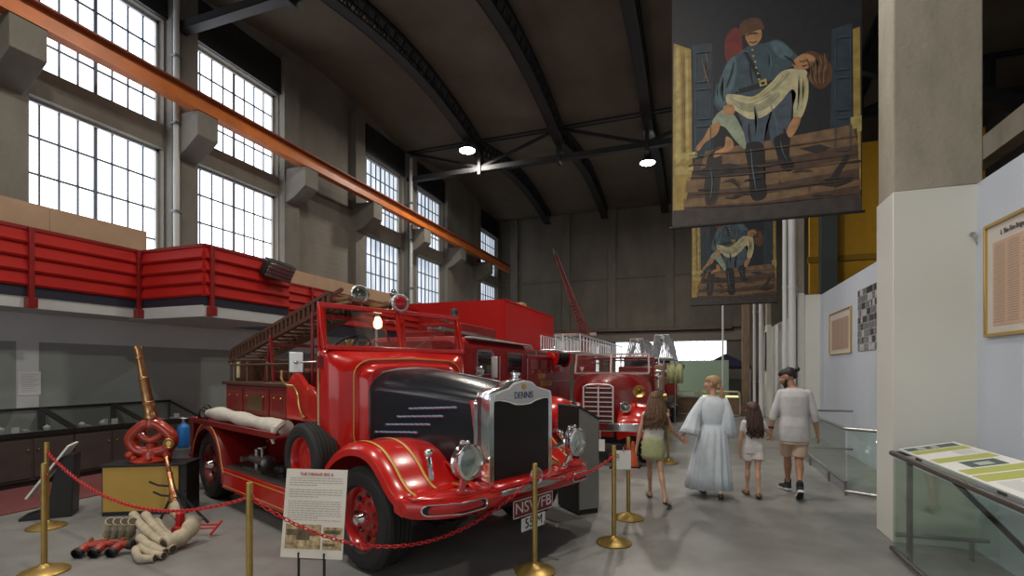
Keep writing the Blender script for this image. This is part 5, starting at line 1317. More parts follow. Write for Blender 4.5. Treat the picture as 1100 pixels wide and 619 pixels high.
for s in (-1,1): b.sph((s*.225,0,.25), .045); b.sph((s*.2,-.06,.08), .05)
b.obj('red_pipe_body', RO, mo)
noz = V((-.075,0,.52)); top = V((-.24,0,1.32))
dz = (V((-.15,0,1.34))-V((0,0,.50)))
b = B(); L = dz.length
b.lathe([(.072,0),(.075,.03),(.064,.05),(.060,.16),(.066,.17),(.066,.19),(.056,.20),(.048,.45),(.053,.46),(.053,.48),(.044,.49),(.036,L-.16),(.044,L-.15),(.044,L-.12),(.034,L-.11),(.036,L-.03),(.046,L-.03),(.044,L),(.02,L)], (0,0,.50), dz, 24)
b.obj('brass_nozzle', mat('aged_brass', (.52,.28,.13), .3, 1., var=.35, vscale=9), mo)
B().cyl((.24,-.05,.22),(.24,-.12,.22),.03).torus((.24,-.12,.22),(0,1,0),.05,.01,18,6).obj('hand_wheel', BRASS, mo)
# information stand at the left
isd = empty('lectern_sign', (-6.72, 3.45, 0), math.radians(48), 'black curved lectern with a tilted white reading board, left of the plinth', 'lectern')
b = B(); b.px([(-.20,0),(-.20,.03),(-.02,.08),(.05,.2),(.09,.45),(.15,.66),(.27,.70),(.25,0)], .04, .32)
b.obj('stand', BLACK, isd, bev=.006)
M1 = Matrix.Translation((.06,.0,.52)) @ Matrix.Rotation(math.radians(-57), 4, 'Y')
B().box(-.33,.33,-.01,.36,0,.02,M1).obj('reading_board', WHITEP, isd, bev=.003); b = B()
for k in range(12): b.box(-.24+k*.04,-.232+k*.04,.03,.32-(k%3)*.03,.0201,.021,M1)
b.obj('text_lines', mat('text_grey', (.4,.4,.4)), isd)

# copper standpipe leaning from the plinth to the floor
sp1 = empty('branch_pipe', (-4.83, 3.62, 0), 0, 'copper branch pipe with hooked arms leaning down in front of the yellow plinth', 'branch pipe')
def W2(p): return V(p)-V((-4.83,3.62,0))
A_ = W2(ploc(.70,-.05,.66)); E_ = V((-.10,.05,.14)); dd = E_-A_; L = dd.length
b = B(); b.lathe([(.016,0),(.026,.01),(.026,.04),(.020,.05),(.024,.25),(.032,.27),(.032,.29),(.026,.30),(.032,L*.62),(.044,L*.63),(.048,L*.66),(.048,L*.72),(.038,L*.73),(.04,L*.80)], A_, dd, 20); b.obj('copper_tube', COPPER, sp1)
b = B(); b.lathe([(.045,0),(.055,L*.06),(.06,L*.14),(.03,L*.22)], A_+dd*.78, dd, 18); b.obj('canvas_binding', CANVAS, sp1)
b = B(); md = A_+dd*.55
for (t, dx) in ((.50,-.30),(.66,-.26),(.58,.22)):
    q = A_+dd*t; b.tube([q, q+V((dx*.6,-.02,.0)), q+V((dx,-.03,.03))], .011, 6)
b.tube([A_+dd*.45+V((.03,0,0)), A_+dd*.7+V((.16,-.05,-.05)), V((.14,-.06,.02))], .012, 6)
b.tube([A_+dd*.6, V((-.34,.0,.03))], .014, 6); b.tube([A_+dd*.5, V((-.05,.35,.02))], .014, 6); b.obj('iron_arms', BLACKM, sp1)
b = B(); b.box(-.03,.03,-.03,.03,0,.22); b.cyl((0,0,.1),(.36,.12,.11),.010); b.cyl((0,-.05,.07),(.34,.10,.08),.008); b.cyl((.34,.05,.02),(.37,.16,.14),.012); b.cyl((0,-.06,.05),(0,.06,.05),.05); b.obj('red_foot', CHAINR, sp1, bev=.004)

# canvas hoses and red collecting heads on the floor
def hose(name, pts, r, label, group, flare=0.):
    o = V(pts[0]); t_ = empty(name, (o.x, o.y, 0), 0, label, 'hose', group)
    P_ = catmull([tuple(V(p)-V((o.x,o.y,0))) for p in pts], 5, False); n_ = len(P_)
    b = B(); b.tube(P_, [r*(1+.10*math.sin(i*1.3)) + flare*(i/n_)**3 for i in range(n_)], 12); b.obj('sleeve', CANVAS, t_)
    d = (V(P_[-1])-V(P_[-2])).normalized(); d0 = (V(P_[0])-V(P_[1])).normalized()
    B().lathe([((r+flare)*.82,0),((r+flare)*.82,.004)], V(P_[-1]), d, 14).lathe([(r*.7,0),(r*.7,.004)], V(P_[0]), d0, 14).obj('open_end', mat('hose_dark', (.08,.065,.045), .9), t_)
def fz(u, v, z): 
    r = (u-550)/545.; f = 545*(1.65-z)/(v-397); return (f*(-math.sin(YAW)+r*math.cos(YAW)), f*(math.cos(YAW)+r*math.sin(YAW)), z)
hg = 'canvas hose pieces on the floor'
for i, (p, r_, lab) in enumerate((
    ([fz(143,553,.22), fz(153,566,.18), fz(168,579,.10), fz(186,590,.045)], .038, 'pale canvas hose piece at the top left of the heap, leaning on the plinth'),
    ([fz(156,553,.24), fz(163,562,.20), fz(176,576,.12), fz(190,586,.05)], .038, 'pale canvas hose piece beside it, second from the left at the top of the heap'),
    ([fz(168,560,.17), fz(176,571,.12), fz(189,583,.05)], .035, 'pale canvas hose piece nearest the leaning copper pipe'),
    ([fz(150,578,.10), fz(160,586,.08), fz(177,594,.045)], .038, 'short canvas hose stub pointing right at the front of the heap'),
    ([fz(152,586,.06), fz(160,594,.05), fz(176,597,.04)], .033, 'lowest canvas hose stub at the front of the heap'),
    ([fz(146,590,.04), fz(150,600,.035), fz(166,600,.035)], .034, 'flat canvas hose tail lying nearest the camera'))):
    hose('hose_piece', p, r_, lab, hg)
for i, (u, nm_) in enumerate(((116,'first'), (124,'second'), (132,'third'), (140,'fourth'))):
    hose('hose_fold', [fz(u,574,.045), fz(u+1,568,.13), fz(u+3,560,.22)], .042, 'dark tan hose fold against the plinth foot, '+nm_+' from the left', hg)
hose('thick_suction_hose', [fz(176,586,.075), fz(190,580,.09), fz(203,570,.14), fz(209,556,.24)], .072, 'thick tan hose bag under the leaning copper pipe', hg)
ch_ = empty('collecting_head', fz(96,596,0), math.radians(24), 'red three way hose collecting head with open black couplings on the floor', 'hose fitting')
b = B(); b.tube(catmull([(-.05,0,.10),(.15,.02,.14),(.35,.02,.13),(.52,0,.12)], 5, False), .055, 12)
for k, x in enumerate((-.02,.18,.40)): b.tube([(x,.02,.12),(x-.01,-.06,.10),(x-.02,-.13,.075)], [.055,.06,.065], 14)
b.obj('red_body', RO, ch_); b = B()
for k, x in enumerate((-.02,.18,.40)): b.lathe([(.072,0),(.075,.05),(.06,.05),(.055,.01)], (x-.02,-.12,.077), (-.1,-1,-.3), 20)
b.lathe([(.06,0),(.065,.06),(.05,.06)], (.50,0,.12), (1,0,0), 20); b.obj('black_coupling', BLACK, ch_); b = B()
for k, x in enumerate((-.02,.18,.40)): b.lathe([(.02,0),(.03,.03),(.02,.05)], (x+.03,.02,.17), (0,0,1), 12)
b.obj('wing_nut', BRASS, ch_)

ch_.scale = (.66,.66,.66)
# ------------------------------------------------------------------ stanchions, chain, sign
def stanchion(x, y, label, h_=.89):
    t_ = empty('barrier_post', (x, y, 0), 0, label, 'barrier post', 'gold barrier posts')
    B().lathe([(.165,0),(.168,.012),(.15,.025),(.09,.045),(.04,.06),(.028,.075)], n=36).obj('base', GOLDP, t_)
    B().lathe([(.0215,.06),(.0215,h_-.012),(.02,h_-.003),(.014,h_)], n=20).obj('pole', GOLDP, t_)
    b = B()
    for s in (-1, 1): b.torus((s*.03, 0, h_-.10), (0,1,0), .014, .004, 12, 6)
    b.obj('chain_hook', mat('hook_red', (.4,.03,.03)), t_); return (x, y, h_-.10)
def ray_ground(u, f): r = (u-550)/545.; return (f*(-math.sin(YAW)+r*math.cos(YAW)), f*(math.cos(YAW)+r*math.sin(YAW)))
S = {}
S['L'] = stanchion(*ray_ground(47.5, 4.12), 'gold barrier post nearest the bottom left corner of the photo')
S['LL'] = stanchion(*ray_ground(50, 5.30), 'gold barrier post left of the black lectern, behind the bottom left one')
S['M'] = stanchion(*ray_ground(268, 3.42), 'gold barrier post just left of the printed sign, in front of the side step')
S['F'] = stanchion(*ray_ground(574.5, 4.14), 'gold barrier post in front of the number plate', .885)
S['R'] = stanchion(*ray_ground(659.5, 4.82), 'gold barrier post right of the bumper with the white card', .93)
S['RR'] = stanchion(*ray_ground(675, 5.62), 'gold barrier post behind the one with the white card', .90)
S['B'] = stanchion(*ray_ground(718, 8.95), 'gold barrier post behind the girl in the green skirt', .95)
def chain(a, c, sag, label, pts=None):
    a = V(a); c = V(c); t_ = None
    L = (c-a).length; n_ = int((L+sag*sag*2.6/L)/.034); b = B()
    def P_(t): p = a.lerp(c, t); p.z -= 4*sag*t*(1-t); return p
    o = empty('barrier_chain', a, 0, label, 'chain', 'red barrier chains')
    for k in range(n_):
        p = P_((k+.5)/n_)-a; d = (P_((k+1)/n_)-P_(k/n_)).normalized(); _, x, y = B.frame(d)
        if k % 2: x, y = (x+y).normalized(), (y-x).normalized()
        else: x, y = (x-y).normalized(), (y+x).normalized()
        q = []
        for j in range(12):
            an = 2*PI*j/12; q.append(p + d*(.0235*math.cos(an)) + x*(.0125*math.sin(an)))
        b.tube(q, .0042, 5, True)
    b.obj('links', CHAINR, o)
chain(S['LL'], S['M'], .30, 'red plastic chain sagging across the yellow plinth from the left post')
chain(S['M'], S['F'], .45, 'red plastic chain sagging across the front wheel to the post before the number plate')
chain(S['F'], S['R'], .10, 'red plastic chain from the number plate post to the white card post')
chain(S['F'], (-.98, 4.98, .70), .03, 'red plastic chain hooked round the bumper end') if False else None
chain(S['R'], S['RR'], .10, 'short red plastic chain between the two posts right of the bumper')
chain(S['LL'], (-8.8, 3.3, .70), .15, 'red plastic chain running off behind the bottom left post') if False else None
t_ = empty('white_card', (S['R'][0], S['R'][1], .72), math.radians(20), 'blank white card hanging on the gold post right of the bumper', 'card')
B().box(.02,.16,-.005,.0,-.02,.16).obj('card', mat('card_white', (.72,.70,.66), .7), t_); B().box(.085,.095,-.007,.002,.14,.19).obj('clip', STEEL, t_)

# red cone by the kiosk
sx, sy = ray_ground(334.5, 3.76)
sg = empty('sign_stand', (sx, sy, 0), math.radians(13), 'white printed sign about the engine on thin black legs before the front wheel', 'sign')
R_ = Matrix.Translation((0,0,.25)) @ Matrix.Scale(1.08, 4) @ Matrix.Rotation(math.radians(-8), 4, 'X')
B().box(-.225,.225,-.006,.0,.0,.60,R_).obj('board', mat('sign_cream', (.74,.70,.62), .5), sg)
text_mesh('THE DENNIS BIG 6', .030, mat('sign_red', (.5,.05,.04), .5), sg, R_ @ basis((0,-.0068,.565), (1,0,0), (0,0,1)), name='title_lettering')
b = B(); rnd = random.Random(2)
for k in range(19):
    z = .535-k*.0158
    if k in (4, 9): continue
    x = -.195
    while x < .19:
        w_ = rnd.uniform(.015,.045); e = min(x+w_, .195); b.box(x, e, -.0068, -.006, z, z+.0055, R_); x = e+.006
        if k in (3, 8, 17) and x > 0: break
b.obj('text_lines', mat('sign_text_grey', (.42,.40,.38), .7), sg)
b = B(); b.box(-.20,.06,-.0068,-.006,.06,.225,R_); b.box(.075,.215,-.0068,-.006,.145,.21,R_); b.box(.075,.215,-.0068,-.006,.06,.125,R_); b.obj('sepia_photos', mat('sepia', (.42,.32,.17), .6, var=.7, vscale=28), sg)
b = B(); b.px([(0,0),(1,0),(1,1)],0,.001) if False else None
for (x0,x1,z0,z1) in ((-.19,.03,.15,.19),(-.12,-.02,.12,.15),(.085,.20,.165,.19),(.085,.17,.085,.10)): b.box(x0,x1,-.0074,-.0068,z0,z1,R_)
b.obj('sepia_engine_shapes', mat('sepia_dark', (.12,.09,.05), .6, var=.5, vscale=30), sg)
for s in (-1, 1): B().bar((s*.10,.0,0),(s*.10,.0,.29),.014).bar((s*.10,-.12,.008),(s*.10,.16,.008),.014).obj('leg', BLACK, sg)
B().bar((-.11,.006,.248),(.11,.006,.248),.014).obj('shelf_bar', BLACK, sg)

# grey touch-screen kiosk behind the bumper end
kx, ky = ray_ground(622, 5.72)
kk = empty('information_kiosk', (kx, ky, 0), math.radians(45), 'grey sided kiosk with black sloping top behind the end of the engine bumper', 'kiosk')
b = B(); b.px([(0.004,.06),(.27,.06),(.27,1.07),(.004,1.22)], 0, .45); b.obj('cabinet', mat('kiosk_grey', (.20,.20,.19), .6), kk, bev=.004)
b = B(); b.bar((-.01,.225,1.235),(.285,.225,1.078),.47,.02); b.obj('sloping_top', BLACK, kk)
B().box(-.012,.0,.0,.45,.02,1.22).obj('black_side', BLACK, kk); B().box(.01,.26,.01,.44,.0,.06).obj('kick_base', BLACKM, kk)
for (u, f, lab) in ((680, 8.6, 'small orange traffic cone under the round nosed engine bumper, right one'), (664, 8.5, 'small orange cone under the round nosed engine bumper, left one')):
    x, y = ray_ground(u, f); t_ = empty('small_cone', (x, y, 0), 0, lab, 'cone'); B().lathe([(.10,.02),(.025,.42 if u == 680 else .28),(.015,.43 if u == 680 else .29)], n=20).obj('cone', mat('cone_orange', (.5,.08,.02), .5), t_); B().box(-.13,.13,-.13,.13,0,.02).obj('foot', BLACK, t_)
# ------------------------------------------------------------------ people
EYEW = mat('eye_white', (.75,.74,.70), .3); IRIS = mat('iris_brown', (.06,.03,.015), .2); LIP = mat('lip', (.40,.13,.10), .5)
def lerp(a, b, t): return V(a).lerp(V(b), t)
def hand(b, w, d, pn, out, k, curl=.5):
    # w wrist, d hand direction, pn palm normal (fingers curl towards it), out: thumb side
    d = V(d).normalized(); out = (V(out)-d*V(out).dot(d)).normalized(); pn = V(pn); pn = (pn-d*pn.dot(d)-out*pn.dot(out)).normalized(); w = V(w)
    b.cap(w-d*.01, w+d*.03*k, .022*k, .024*k, 10)
    for i, (o, L, cu) in enumerate(((.028, .070, .9), (.009, .078, 1.), (-.010, .073, 1.1), (-.028, .058, 1.25))):
        kn = w + d*(.085-.006*abs(i-1))*k + out*o*k
        b.cap(w+d*.02*k+out*o*.55*k, kn, .014*k, .0115*k, 8)
        p = kn; a = 0
        for j, f in enumerate((.45, .31, .24)):
            a += curl*cu*(.55 if j == 0 else .75)
            q = p + (d*math.cos(a)+pn*math.sin(a))*(L*f*k) + out*(o*.12*k)
            b.cap(p, q, (.0098-.0011*j)*k, (.009-.0012*j)*k, 8); p = q
    t0 = w + d*.025*k + out*.020*k; t1 = t0 + (d*.55+out*.75+pn*.25).normalized()*.036*k; t2 = t1 + (d*.8+out*.35+pn*.45).normalized()*.030*k; t3 = t2 + (d*.85+out*.0+pn*.5).normalized()*.022*k
    b.cap(t0, t1, .0145*k, .0115*k, 8); b.cap(t1, t2, .0112*k, .0098*k, 8); b.cap(t2, t3, .0098*k, .0075*k, 8)
def human(name, label, loc, k, P_, skin, hs=1., vox=.0065):
    root = empty(name, loc, 0, label, 'person'); b = B()
    pel, wai, che, nb, hc = [V(P_[q]) for q in ('pel','wai','che','neck','head')]
    wd = P_.get('w', 1.)
    b.sph(pel, (.155*k*wd,.105*k,.12*k)); b.sph(lerp(pel,wai,.55), (.14*k*wd,.098*k,.12*k)); b.sph(wai, (.125*k*wd,.09*k,.13*k)); b.sph(lerp(wai,che,.5), (.135*k*wd,.095*k,.13*k)); b.sph(che, (.155*k*wd,.11*k,.15*k)); b.sph(lerp(che,nb,.6), (.13*k*wd,.085*k,.09*k))
    for s, q in ((-1,'L'), (1,'R')):
        sh, el, wr = V(P_['sh'+q]), V(P_['el'+q]), V(P_['wr'+q]); hip, kn, an, toe = V(P_['hip'+q]), V(P_['kn'+q]), V(P_['an'+q]), V(P_['toe'+q])
        b.cap(nb-V((0,0,.03*k)), sh, .05*k, .05*k); b.cap(che, sh, .07*k, .05*k)
        b.cap(sh, lerp(sh,el,.5), .052*k*wd, .044*k*wd); b.cap(lerp(sh,el,.5), el, .044*k*wd, .036*k*wd); b.cap(el, lerp(el,wr,.35), .037*k*wd, .037*k*wd); b.cap(lerp(el,wr,.35), wr, .037*k*wd, .025*k*wd)
        dd = P_.get('hd'+q) or (wr-el); hand(b, wr, dd, P_.get('pn'+q, (-s,0.,0)), P_.get('th'+q, (0,1,0)), k*P_.get('hk',1.), P_.get('cu'+q, .45))
        b.sph(hip+V((0,-.045*k,-.01*k)), (.09*k*wd,.085*k,.10*k))
        b.cap(hip, lerp(hip,kn,.5), .085*k*wd, .070*k*wd); b.cap(lerp(hip,kn,.5), kn, .070*k*wd, .050*k*wd)
        cv = lerp(kn,an,.30)+V((0,-.018*k,0)); b.cap(kn, cv, .048*k*wd, .053*k*wd); b.cap(cv, lerp(kn,an,.65), .053*k*wd, .036*k*wd); b.cap(lerp(kn,an,.65), an, .036*k*wd, .030*k)
        hl = V(P_['heel'+q]); b.cap(an, hl, .030*k, .028*k); b.cap(hl, lerp(hl,toe,.6), .028*k, .034*k); b.cap(an, lerp(an,toe,.6), .030*k, .026*k); b.cap(lerp(hl,toe,.6), toe, .034*k, .020*k)
    b.cap(nb-V((0,0,.04*k)), lerp(nb,hc,.62), .052*k*wd, .046*k*wd)
    R = Matrix.Rotation(P_['yaw'], 3, 'Z') @ Matrix.Rotation(P_.get('pitch',0.), 3, 'X')
    def h(p): return hc + R @ (V(p)*hs)
    def he(c, r): b.sph(h(c), tuple(q*hs for q in r), 20, R)
    he((0,-.012,.022), (.074,.094,.092)); he((0,.018,-.02), (.066,.072,.085)); he((0,.03,-.062), (.050,.058,.045)); he((0,.072,-.095), (.022,.018,.016))
    b.cap(h((0,.088,.018)), h((0,.108,-.024)), .008*hs, .0135*hs, 10); he((.012,.092,-.028), (.009,.010,.008)); he((-.012,.092,-.028), (.009,.010,.008))
    b.cap(h((-.036,.079,.030)), h((.036,.079,.030)), .011*hs, .011*hs, 8); he((0,.086,-.056), (.024,.011,.007)); he((0,.084,-.067), (.020,.011,.007))
    for s in (-1, 1): he((s*.048,.062,-.022), (.020,.018,.02)); he((s*.076,-.008,-.006), (.010,.022,.033)); he((s*.074,.0,-.022), (.009,.014,.02))
    body = b.obj('body', skin, root, sharp=False, remesh=vox, smooth_it=3)
    e = B(); e.mi = 0
    for s in (-1, 1):
        e.mi = 0; e.sph(h((s*.030,.078,.006)), .0115*hs, 14); e.mi = 1; e.sph(h((s*.030,.0868,.006)), .0050*hs, 10)
    e.obj('eyes', [EYEW, IRIS], root)
    e = B(); e.sph(h((0,.0955,-.0565)), (.018*hs,.0045*hs,.0045*hs), 12, R); e.sph(h((0,.0935,-.0665)), (.015*hs,.0045*hs,.0045*hs), 12, R); e.obj('lips', LIP, root)
    return root, h, R
def rings_body(b, rows, n=40):
    # rows: (cx, cy, z, rx, ry, ripple, nr[, zfun])
    out = []
    for row in rows:
        cx, cy, z, rx, ry, rp, nr = row[:7]; ring = []
        for j in range(n):
            a = 2*PI*j/n; s = 1+rp*math.sin(nr*a+cx*9+row[7] if len(row) > 7 else nr*a)
            ca, sa = math.cos(a), math.sin(a)
            ring.append((cx+rx*s*math.copysign(abs(ca)**.85, ca), cy+ry*s*math.copysign(abs(sa)**.85, sa), z))
        out.append(ring)
    b.loft(out); return b
def strands(b, roots, L, r, wav=.012, seed=1, spread=.0, back=0.):
    rd = random.Random(seed)
    for (p, d) in roots:
        p = V(p); l = L*rd.uniform(.8, 1.05); pts = []; ph = rd.uniform(0, 6.28); am = wav*rd.uniform(.5, 1.2); n_ = 9; q = V(p)
        for i in range(n_):
            t = i/(n_-1)
            off = V(d)*min(1, t*2.2)*.035 + V((am*math.sin(ph+t*9)*t, am*math.cos(ph*1.7+t*8)*t*.6 + back*t, -l*t))
            pts.append(p+off+V(((p.x-cxh)*spread*t, 0, 0)))
        rr = rd.uniform(.7, 1.2)*r
        b.tube(pts, [rr*(1-.5*(i/(n_-1))**2) for i in range(n_)], 5)
cxh = 0
HB = mat('dark_brown_hair', (.055,.024,.015), .5, var=.3, vscale=40, bump=.4, bscale=120)
HM = mat('light_brown_hair', (.14,.075,.038), .5, var=.35, vscale=40, bump=.4, bscale=120)
HBL = mat('blonde_hair', (.36,.235,.115), .5, var=.35, vscale=40, bump=.4, bscale=120)
HK = mat('black_hair', (.012,.009,.008), .5, var=.3, vscale=40, bump=.4, bscale=120)
FAB = lambda n_, c_, v=.05: mat(n_, c_, .9, var=v, vscale=18, bump=.35, bscale=160)

# man: root between his feet
k = 1.70/1.75; mx, my = 1.18, 7.5
def m_(x, y, z): return (x-mx, y-my, z)
MP = dict(pel=m_(1.20,7.50,.90), wai=m_(1.205,7.50,1.04), che=m_(1.21,7.51,1.23), neck=m_(1.20,7.54,1.41), head=m_(1.145,7.61,1.55), yaw=math.radians(68), pitch=math.radians(-24),
  shL=m_(1.055,7.52,1.335), elL=m_(.965,7.50,1.07), wrL=m_(.925,7.47,.855), shR=m_(1.36,7.50,1.335), elR=m_(1.43,7.46,1.07), wrR=m_(1.465,7.50,.845),
  hipL=m_(1.115,7.50,.88), knL=m_(1.15,7.66,.48), anL=m_(1.175,7.80,.085), heelL=m_(1.175,7.76,.045), toeL=m_(1.11,7.96,.03),
  hipR=m_(1.285,7.50,.88), knR=m_(1.25,7.44,.47), anR=m_(1.215,7.18,.165), heelR=m_(1.215,7.125,.145), toeR=m_(1.225,7.30,.03),
  hdL=(.02,-.03,-1), thL=(-.2,1,0), pnL=(-1,-.2,0), cuL=.65, hdR=(.25,.1,-1), thR=(.3,1,0), pnR=(-1,0,0), cuR=.35, hk=1.05)
man, h, R = human('person', 'man in pale shirt and beige shorts with dark hair bun, looking down at small girl', (mx, my, 0), k, MP, SKIN2, 1.05)
b = B(); rings_body(b, [(.02,-.01,.715,.182,.158,.03,7),(.02,-.01,.80,.186,.165,.02,7),(.02,-.01,.92,.180,.158,.015,5),(.025,-.005,1.04,.165,.132,.02,5),(.03,.0,1.18,.172,.130,.01,4),(.03,.005,1.30,.170,.122,.0,4),(.03,.015,1.365,.155,.10,0,4),(.025,.02,1.405,.08,.065,0,4)])
for q, s in (('L',-1),('R',1)):
    sh, el, wr = V(MP['sh'+q]), V(MP['el'+q]), V(MP['wr'+q]); b.cap(V(MP['neck'])-V((0,0,.06)), sh+V((0,0,-.0)), .05, .056); b.cap(sh, el, .056, .049); b.cap(el, lerp(el,wr,.30), .049, .046)
b.obj('t_shirt', FAB('pale_grey_shirt', (.50,.49,.50)), man, sharp=False, remesh=.008, smooth_it=3)
b = B(); rings_body(b, [(.02,-.01,.68,.172,.145,0,4),(.02,-.01,.80,.172,.150,0,4),(.02,-.01,.92,.160,.135,0,4)])
for q in 'LR':
    hip, kn = V(MP['hip'+q]), V(MP['kn'+q]); b.cyl(hip, lerp(hip,kn,.90), .105, .088)
b.obj('shorts', FAB('beige_shorts', (.52,.38,.29)), man, sharp=False, remesh=.008, smooth_it=2)
SHOE = mat('black_canvas_shoe', (.010,.012,.020), .8); SOLE = mat('white_rubber_sole', (.60,.59,.56), .6); TREAD = mat('dark_tread', (.05,.05,.05), .8)
for q in 'LR':
    an, hl, toe = V(MP['an'+q]), V(MP['heel'+q]), V(MP['toe'+q]); up = (toe-hl).normalized(); b = B()
    b.cap(an+V((0,0,.06)), an, .043, .043); b.cap(an, hl, .042, .040); b.cap(hl, lerp(hl,toe,.6), .040, .044); b.cap(an, lerp(hl,toe,.7), .04, .034); b.cap(lerp(hl,toe,.6), toe, .044, .032)
    so = b.obj('shoe', SHOE, man, sharp=False, remesh=.007, smooth_it=2)
    d = (toe-hl); d.normalize(); x = d.cross(V((0,0,1))).normalized(); dn = x.cross(d); dn = dn if dn.z < 0 else -dn
    prof = []
    for t, w in ((-.045,.018),(-.035,.032),(0,.040),(.06,.038),(.13,.048),(.19,.046),(.225,.034),(.24,.015)): prof.append((t, w))
    L0 = [hl+d*t*.95+dn*.030+x*w for t, w in prof]+[hl+d*t*.95+dn*.030-x*w for t, w in prof[::-1]]
    B().loft([L0, [p-dn*.026 for p in L0]]).obj('rubber_sole', SOLE, so); L1 = [hl+d*.09+(p-hl-d*.09)*.86 for p in L0]
    B().loft([[p+dn*.006 for p in L1], [p+dn*.002 for p in L1]]).obj('tread', TREAD, so)
w = V(MP['wrL']); dW = (w-V(MP['elL'])).normalized(); B().lathe([(.030,-.012),(.034,-.008),(.034,.012),(.030,.016)], w-dW*.03, dW, 20).obj('wrist_strap', BLACK, man)
b = B(); R3 = R
b.sph(h((0,-.030,.034)), (.082,.090,.088), 22, R); b.sph(h((0,.01,.060)), (.074,.085,.058), 20, R); b.sph(h((0,-.075,-.01)), (.055,.04,.05), 16, R)
b.sph(h((0,-.135,.045)), (.036,.036,.034), 16, R); b.cap(h((0,-.10,.04)), h((0,-.13,.045)), .022, .022)
for i in range(26): a = -1.2+2.4*i/25; b.cap(h((.072*math.sin(a),.055*math.cos(a),.05)), h((.02*math.sin(a),-.115,.045)), .010, .007, 6)
b.obj('hair_with_bun', HK, man, sharp=False, remesh=.006, smooth_it=1)
b = B(); b.sph(h((0,.045,-.078)), (.054,.052,.040), 18, R); b.sph(h((0,.078,-.098)), (.028,.022,.026), 14, R)
for s in (-1,1): b.cap(h((s*.064,.01,-.03)), h((s*.045,.055,-.075)), .016, .022, 8); b.cap(h((s*.004,.096,-.044)), h((s*.028,.086,-.060)), .007, .008, 8)
b.obj('beard', HK, man, sharp=False, remesh=.006, smooth_it=1)

# woman
k = 1.60/1.75; wx, wy = .20, 7.05
def m_(x, y, z): return (x-wx, y-wy, z)
WP_ = dict(w=.88, pel=m_(.20,7.05,.84), wai=m_(.205,7.05,.98), che=m_(.21,7.05,1.14), neck=m_(.21,7.06,1.31), head=m_(.195,7.08,1.465), yaw=math.radians(72), pitch=math.radians(-2),
  shL=m_(.085,7.05,1.25), elL=m_(-.045,7.0,1.01), wrL=m_(-.145,6.90,.835), shR=m_(.335,7.05,1.25), elR=m_(.375,7.0,1.02), wrR=m_(.375,7.08,.80),
  hipL=m_(.13,7.05,.82), knL=m_(.11,7.2,.45), anL=m_(.10,7.27,.085), heelL=m_(.10,7.23,.035), toeL=m_(.05,7.42,.03),
  hipR=m_(.27,7.05,.82), knR=m_(.27,7.04,.44), anR=m_(.285,6.90,.13), heelR=m_(.285,6.855,.10), toeR=m_(.30,7.03,.03),
  hdL=(-.25,-.25,-1), thL=(-.3,1,.2), pnL=(-1,-.4,0), cuL=.75, hdR=(0,.2,-1), thR=(0,1,0), hk=.95)
wo, h, R = human('person', 'blonde woman walking away in a long pale blue dress with bell sleeves', (wx, wy, 0), k, WP_, SKIN, .93)
DRESS = mat('pale_blue_cotton', (.62,.68,.74), .9, var=.07, vscale=10, bump=.5, bscale=110)
b = B()
rings_body(b, [(-.05,.03,.115,.285,.24,.06,15,0.),(-.04,.03,.30,.258,.22,.06,15,.1),(-.025,.02,.50,.228,.195,.055,15,.2),(-.01,.0,.70,.192,.178,.045,15,.3),(0,-.01,.84,.166,.156,.03,15,.4),(.005,-.005,.915,.138,.118,.01,12,.7),(.005,0,.935,.124,.098,.0,12,0.),(.005,0,.955,.128,.102,.015,12,0.),(.005,0,1.0,.150,.118,.02,9,0.),(.01,0,1.12,.158,.125,.012,7,0.),(.01,0,1.21,.150,.11,.0,7,0.),(.01,.0,1.275,.11,.085,0,7,0.),(.01,.005,1.305,.065,.055,0,7,0.)], 150)
b.obj('dress', DRESS, wo, sharp=False)
for q, s in (('L',-1),('R',1)):
    sh, el, wr = V(WP_['sh'+q]), V(WP_['el'+q]), V(WP_['wr'+q]); b = B()
    cx_ = .03 if s < 0 else -.01
    ctr = [(sh+V((-s*.08,0,.02)), .050), (sh+V((-s*.02,0,.01)), .061), (lerp(sh,el,.35), .064), (lerp(sh,el,.8), .074), (lerp(el,wr,.25)+V((cx_*.5,0,-.02)), .092), (lerp(el,wr,.55)+V((cx_,0,-.03)), .108), (lerp(el,wr,.85)+V((cx_*1.3,0,-.04)), .120 if s < 0 else .10)]
    rg = []
    fx = V((1,0,0))
    for i, (c, r) in enumerate(ctr):
        d = (ctr[min(i+1,len(ctr)-1)][0]-ctr[max(i-1,0)][0]).normalized(); d = (d*.5+V((s*.25 if i < 2 else 0,0,-.6))).normalized()
        x = (fx-d*fx.dot(d)).normalized(); y = d.cross(x)
        rg.append([c + x*(r*(1+.07*(i/6)*math.sin(7*a))*math.cos(a)) + y*(r*(1+.07*(i/6)*math.sin(7*a))*math.sin(a)*.85) for a in [2*PI*j/42 for j in range(42)]])
    b.loft(rg, True, True, False); b.obj('bell_sleeve', DRESS, wo, sharp=False, solid=.004)
SAND = mat('beige_shoe', (.45,.34,.26), .7)
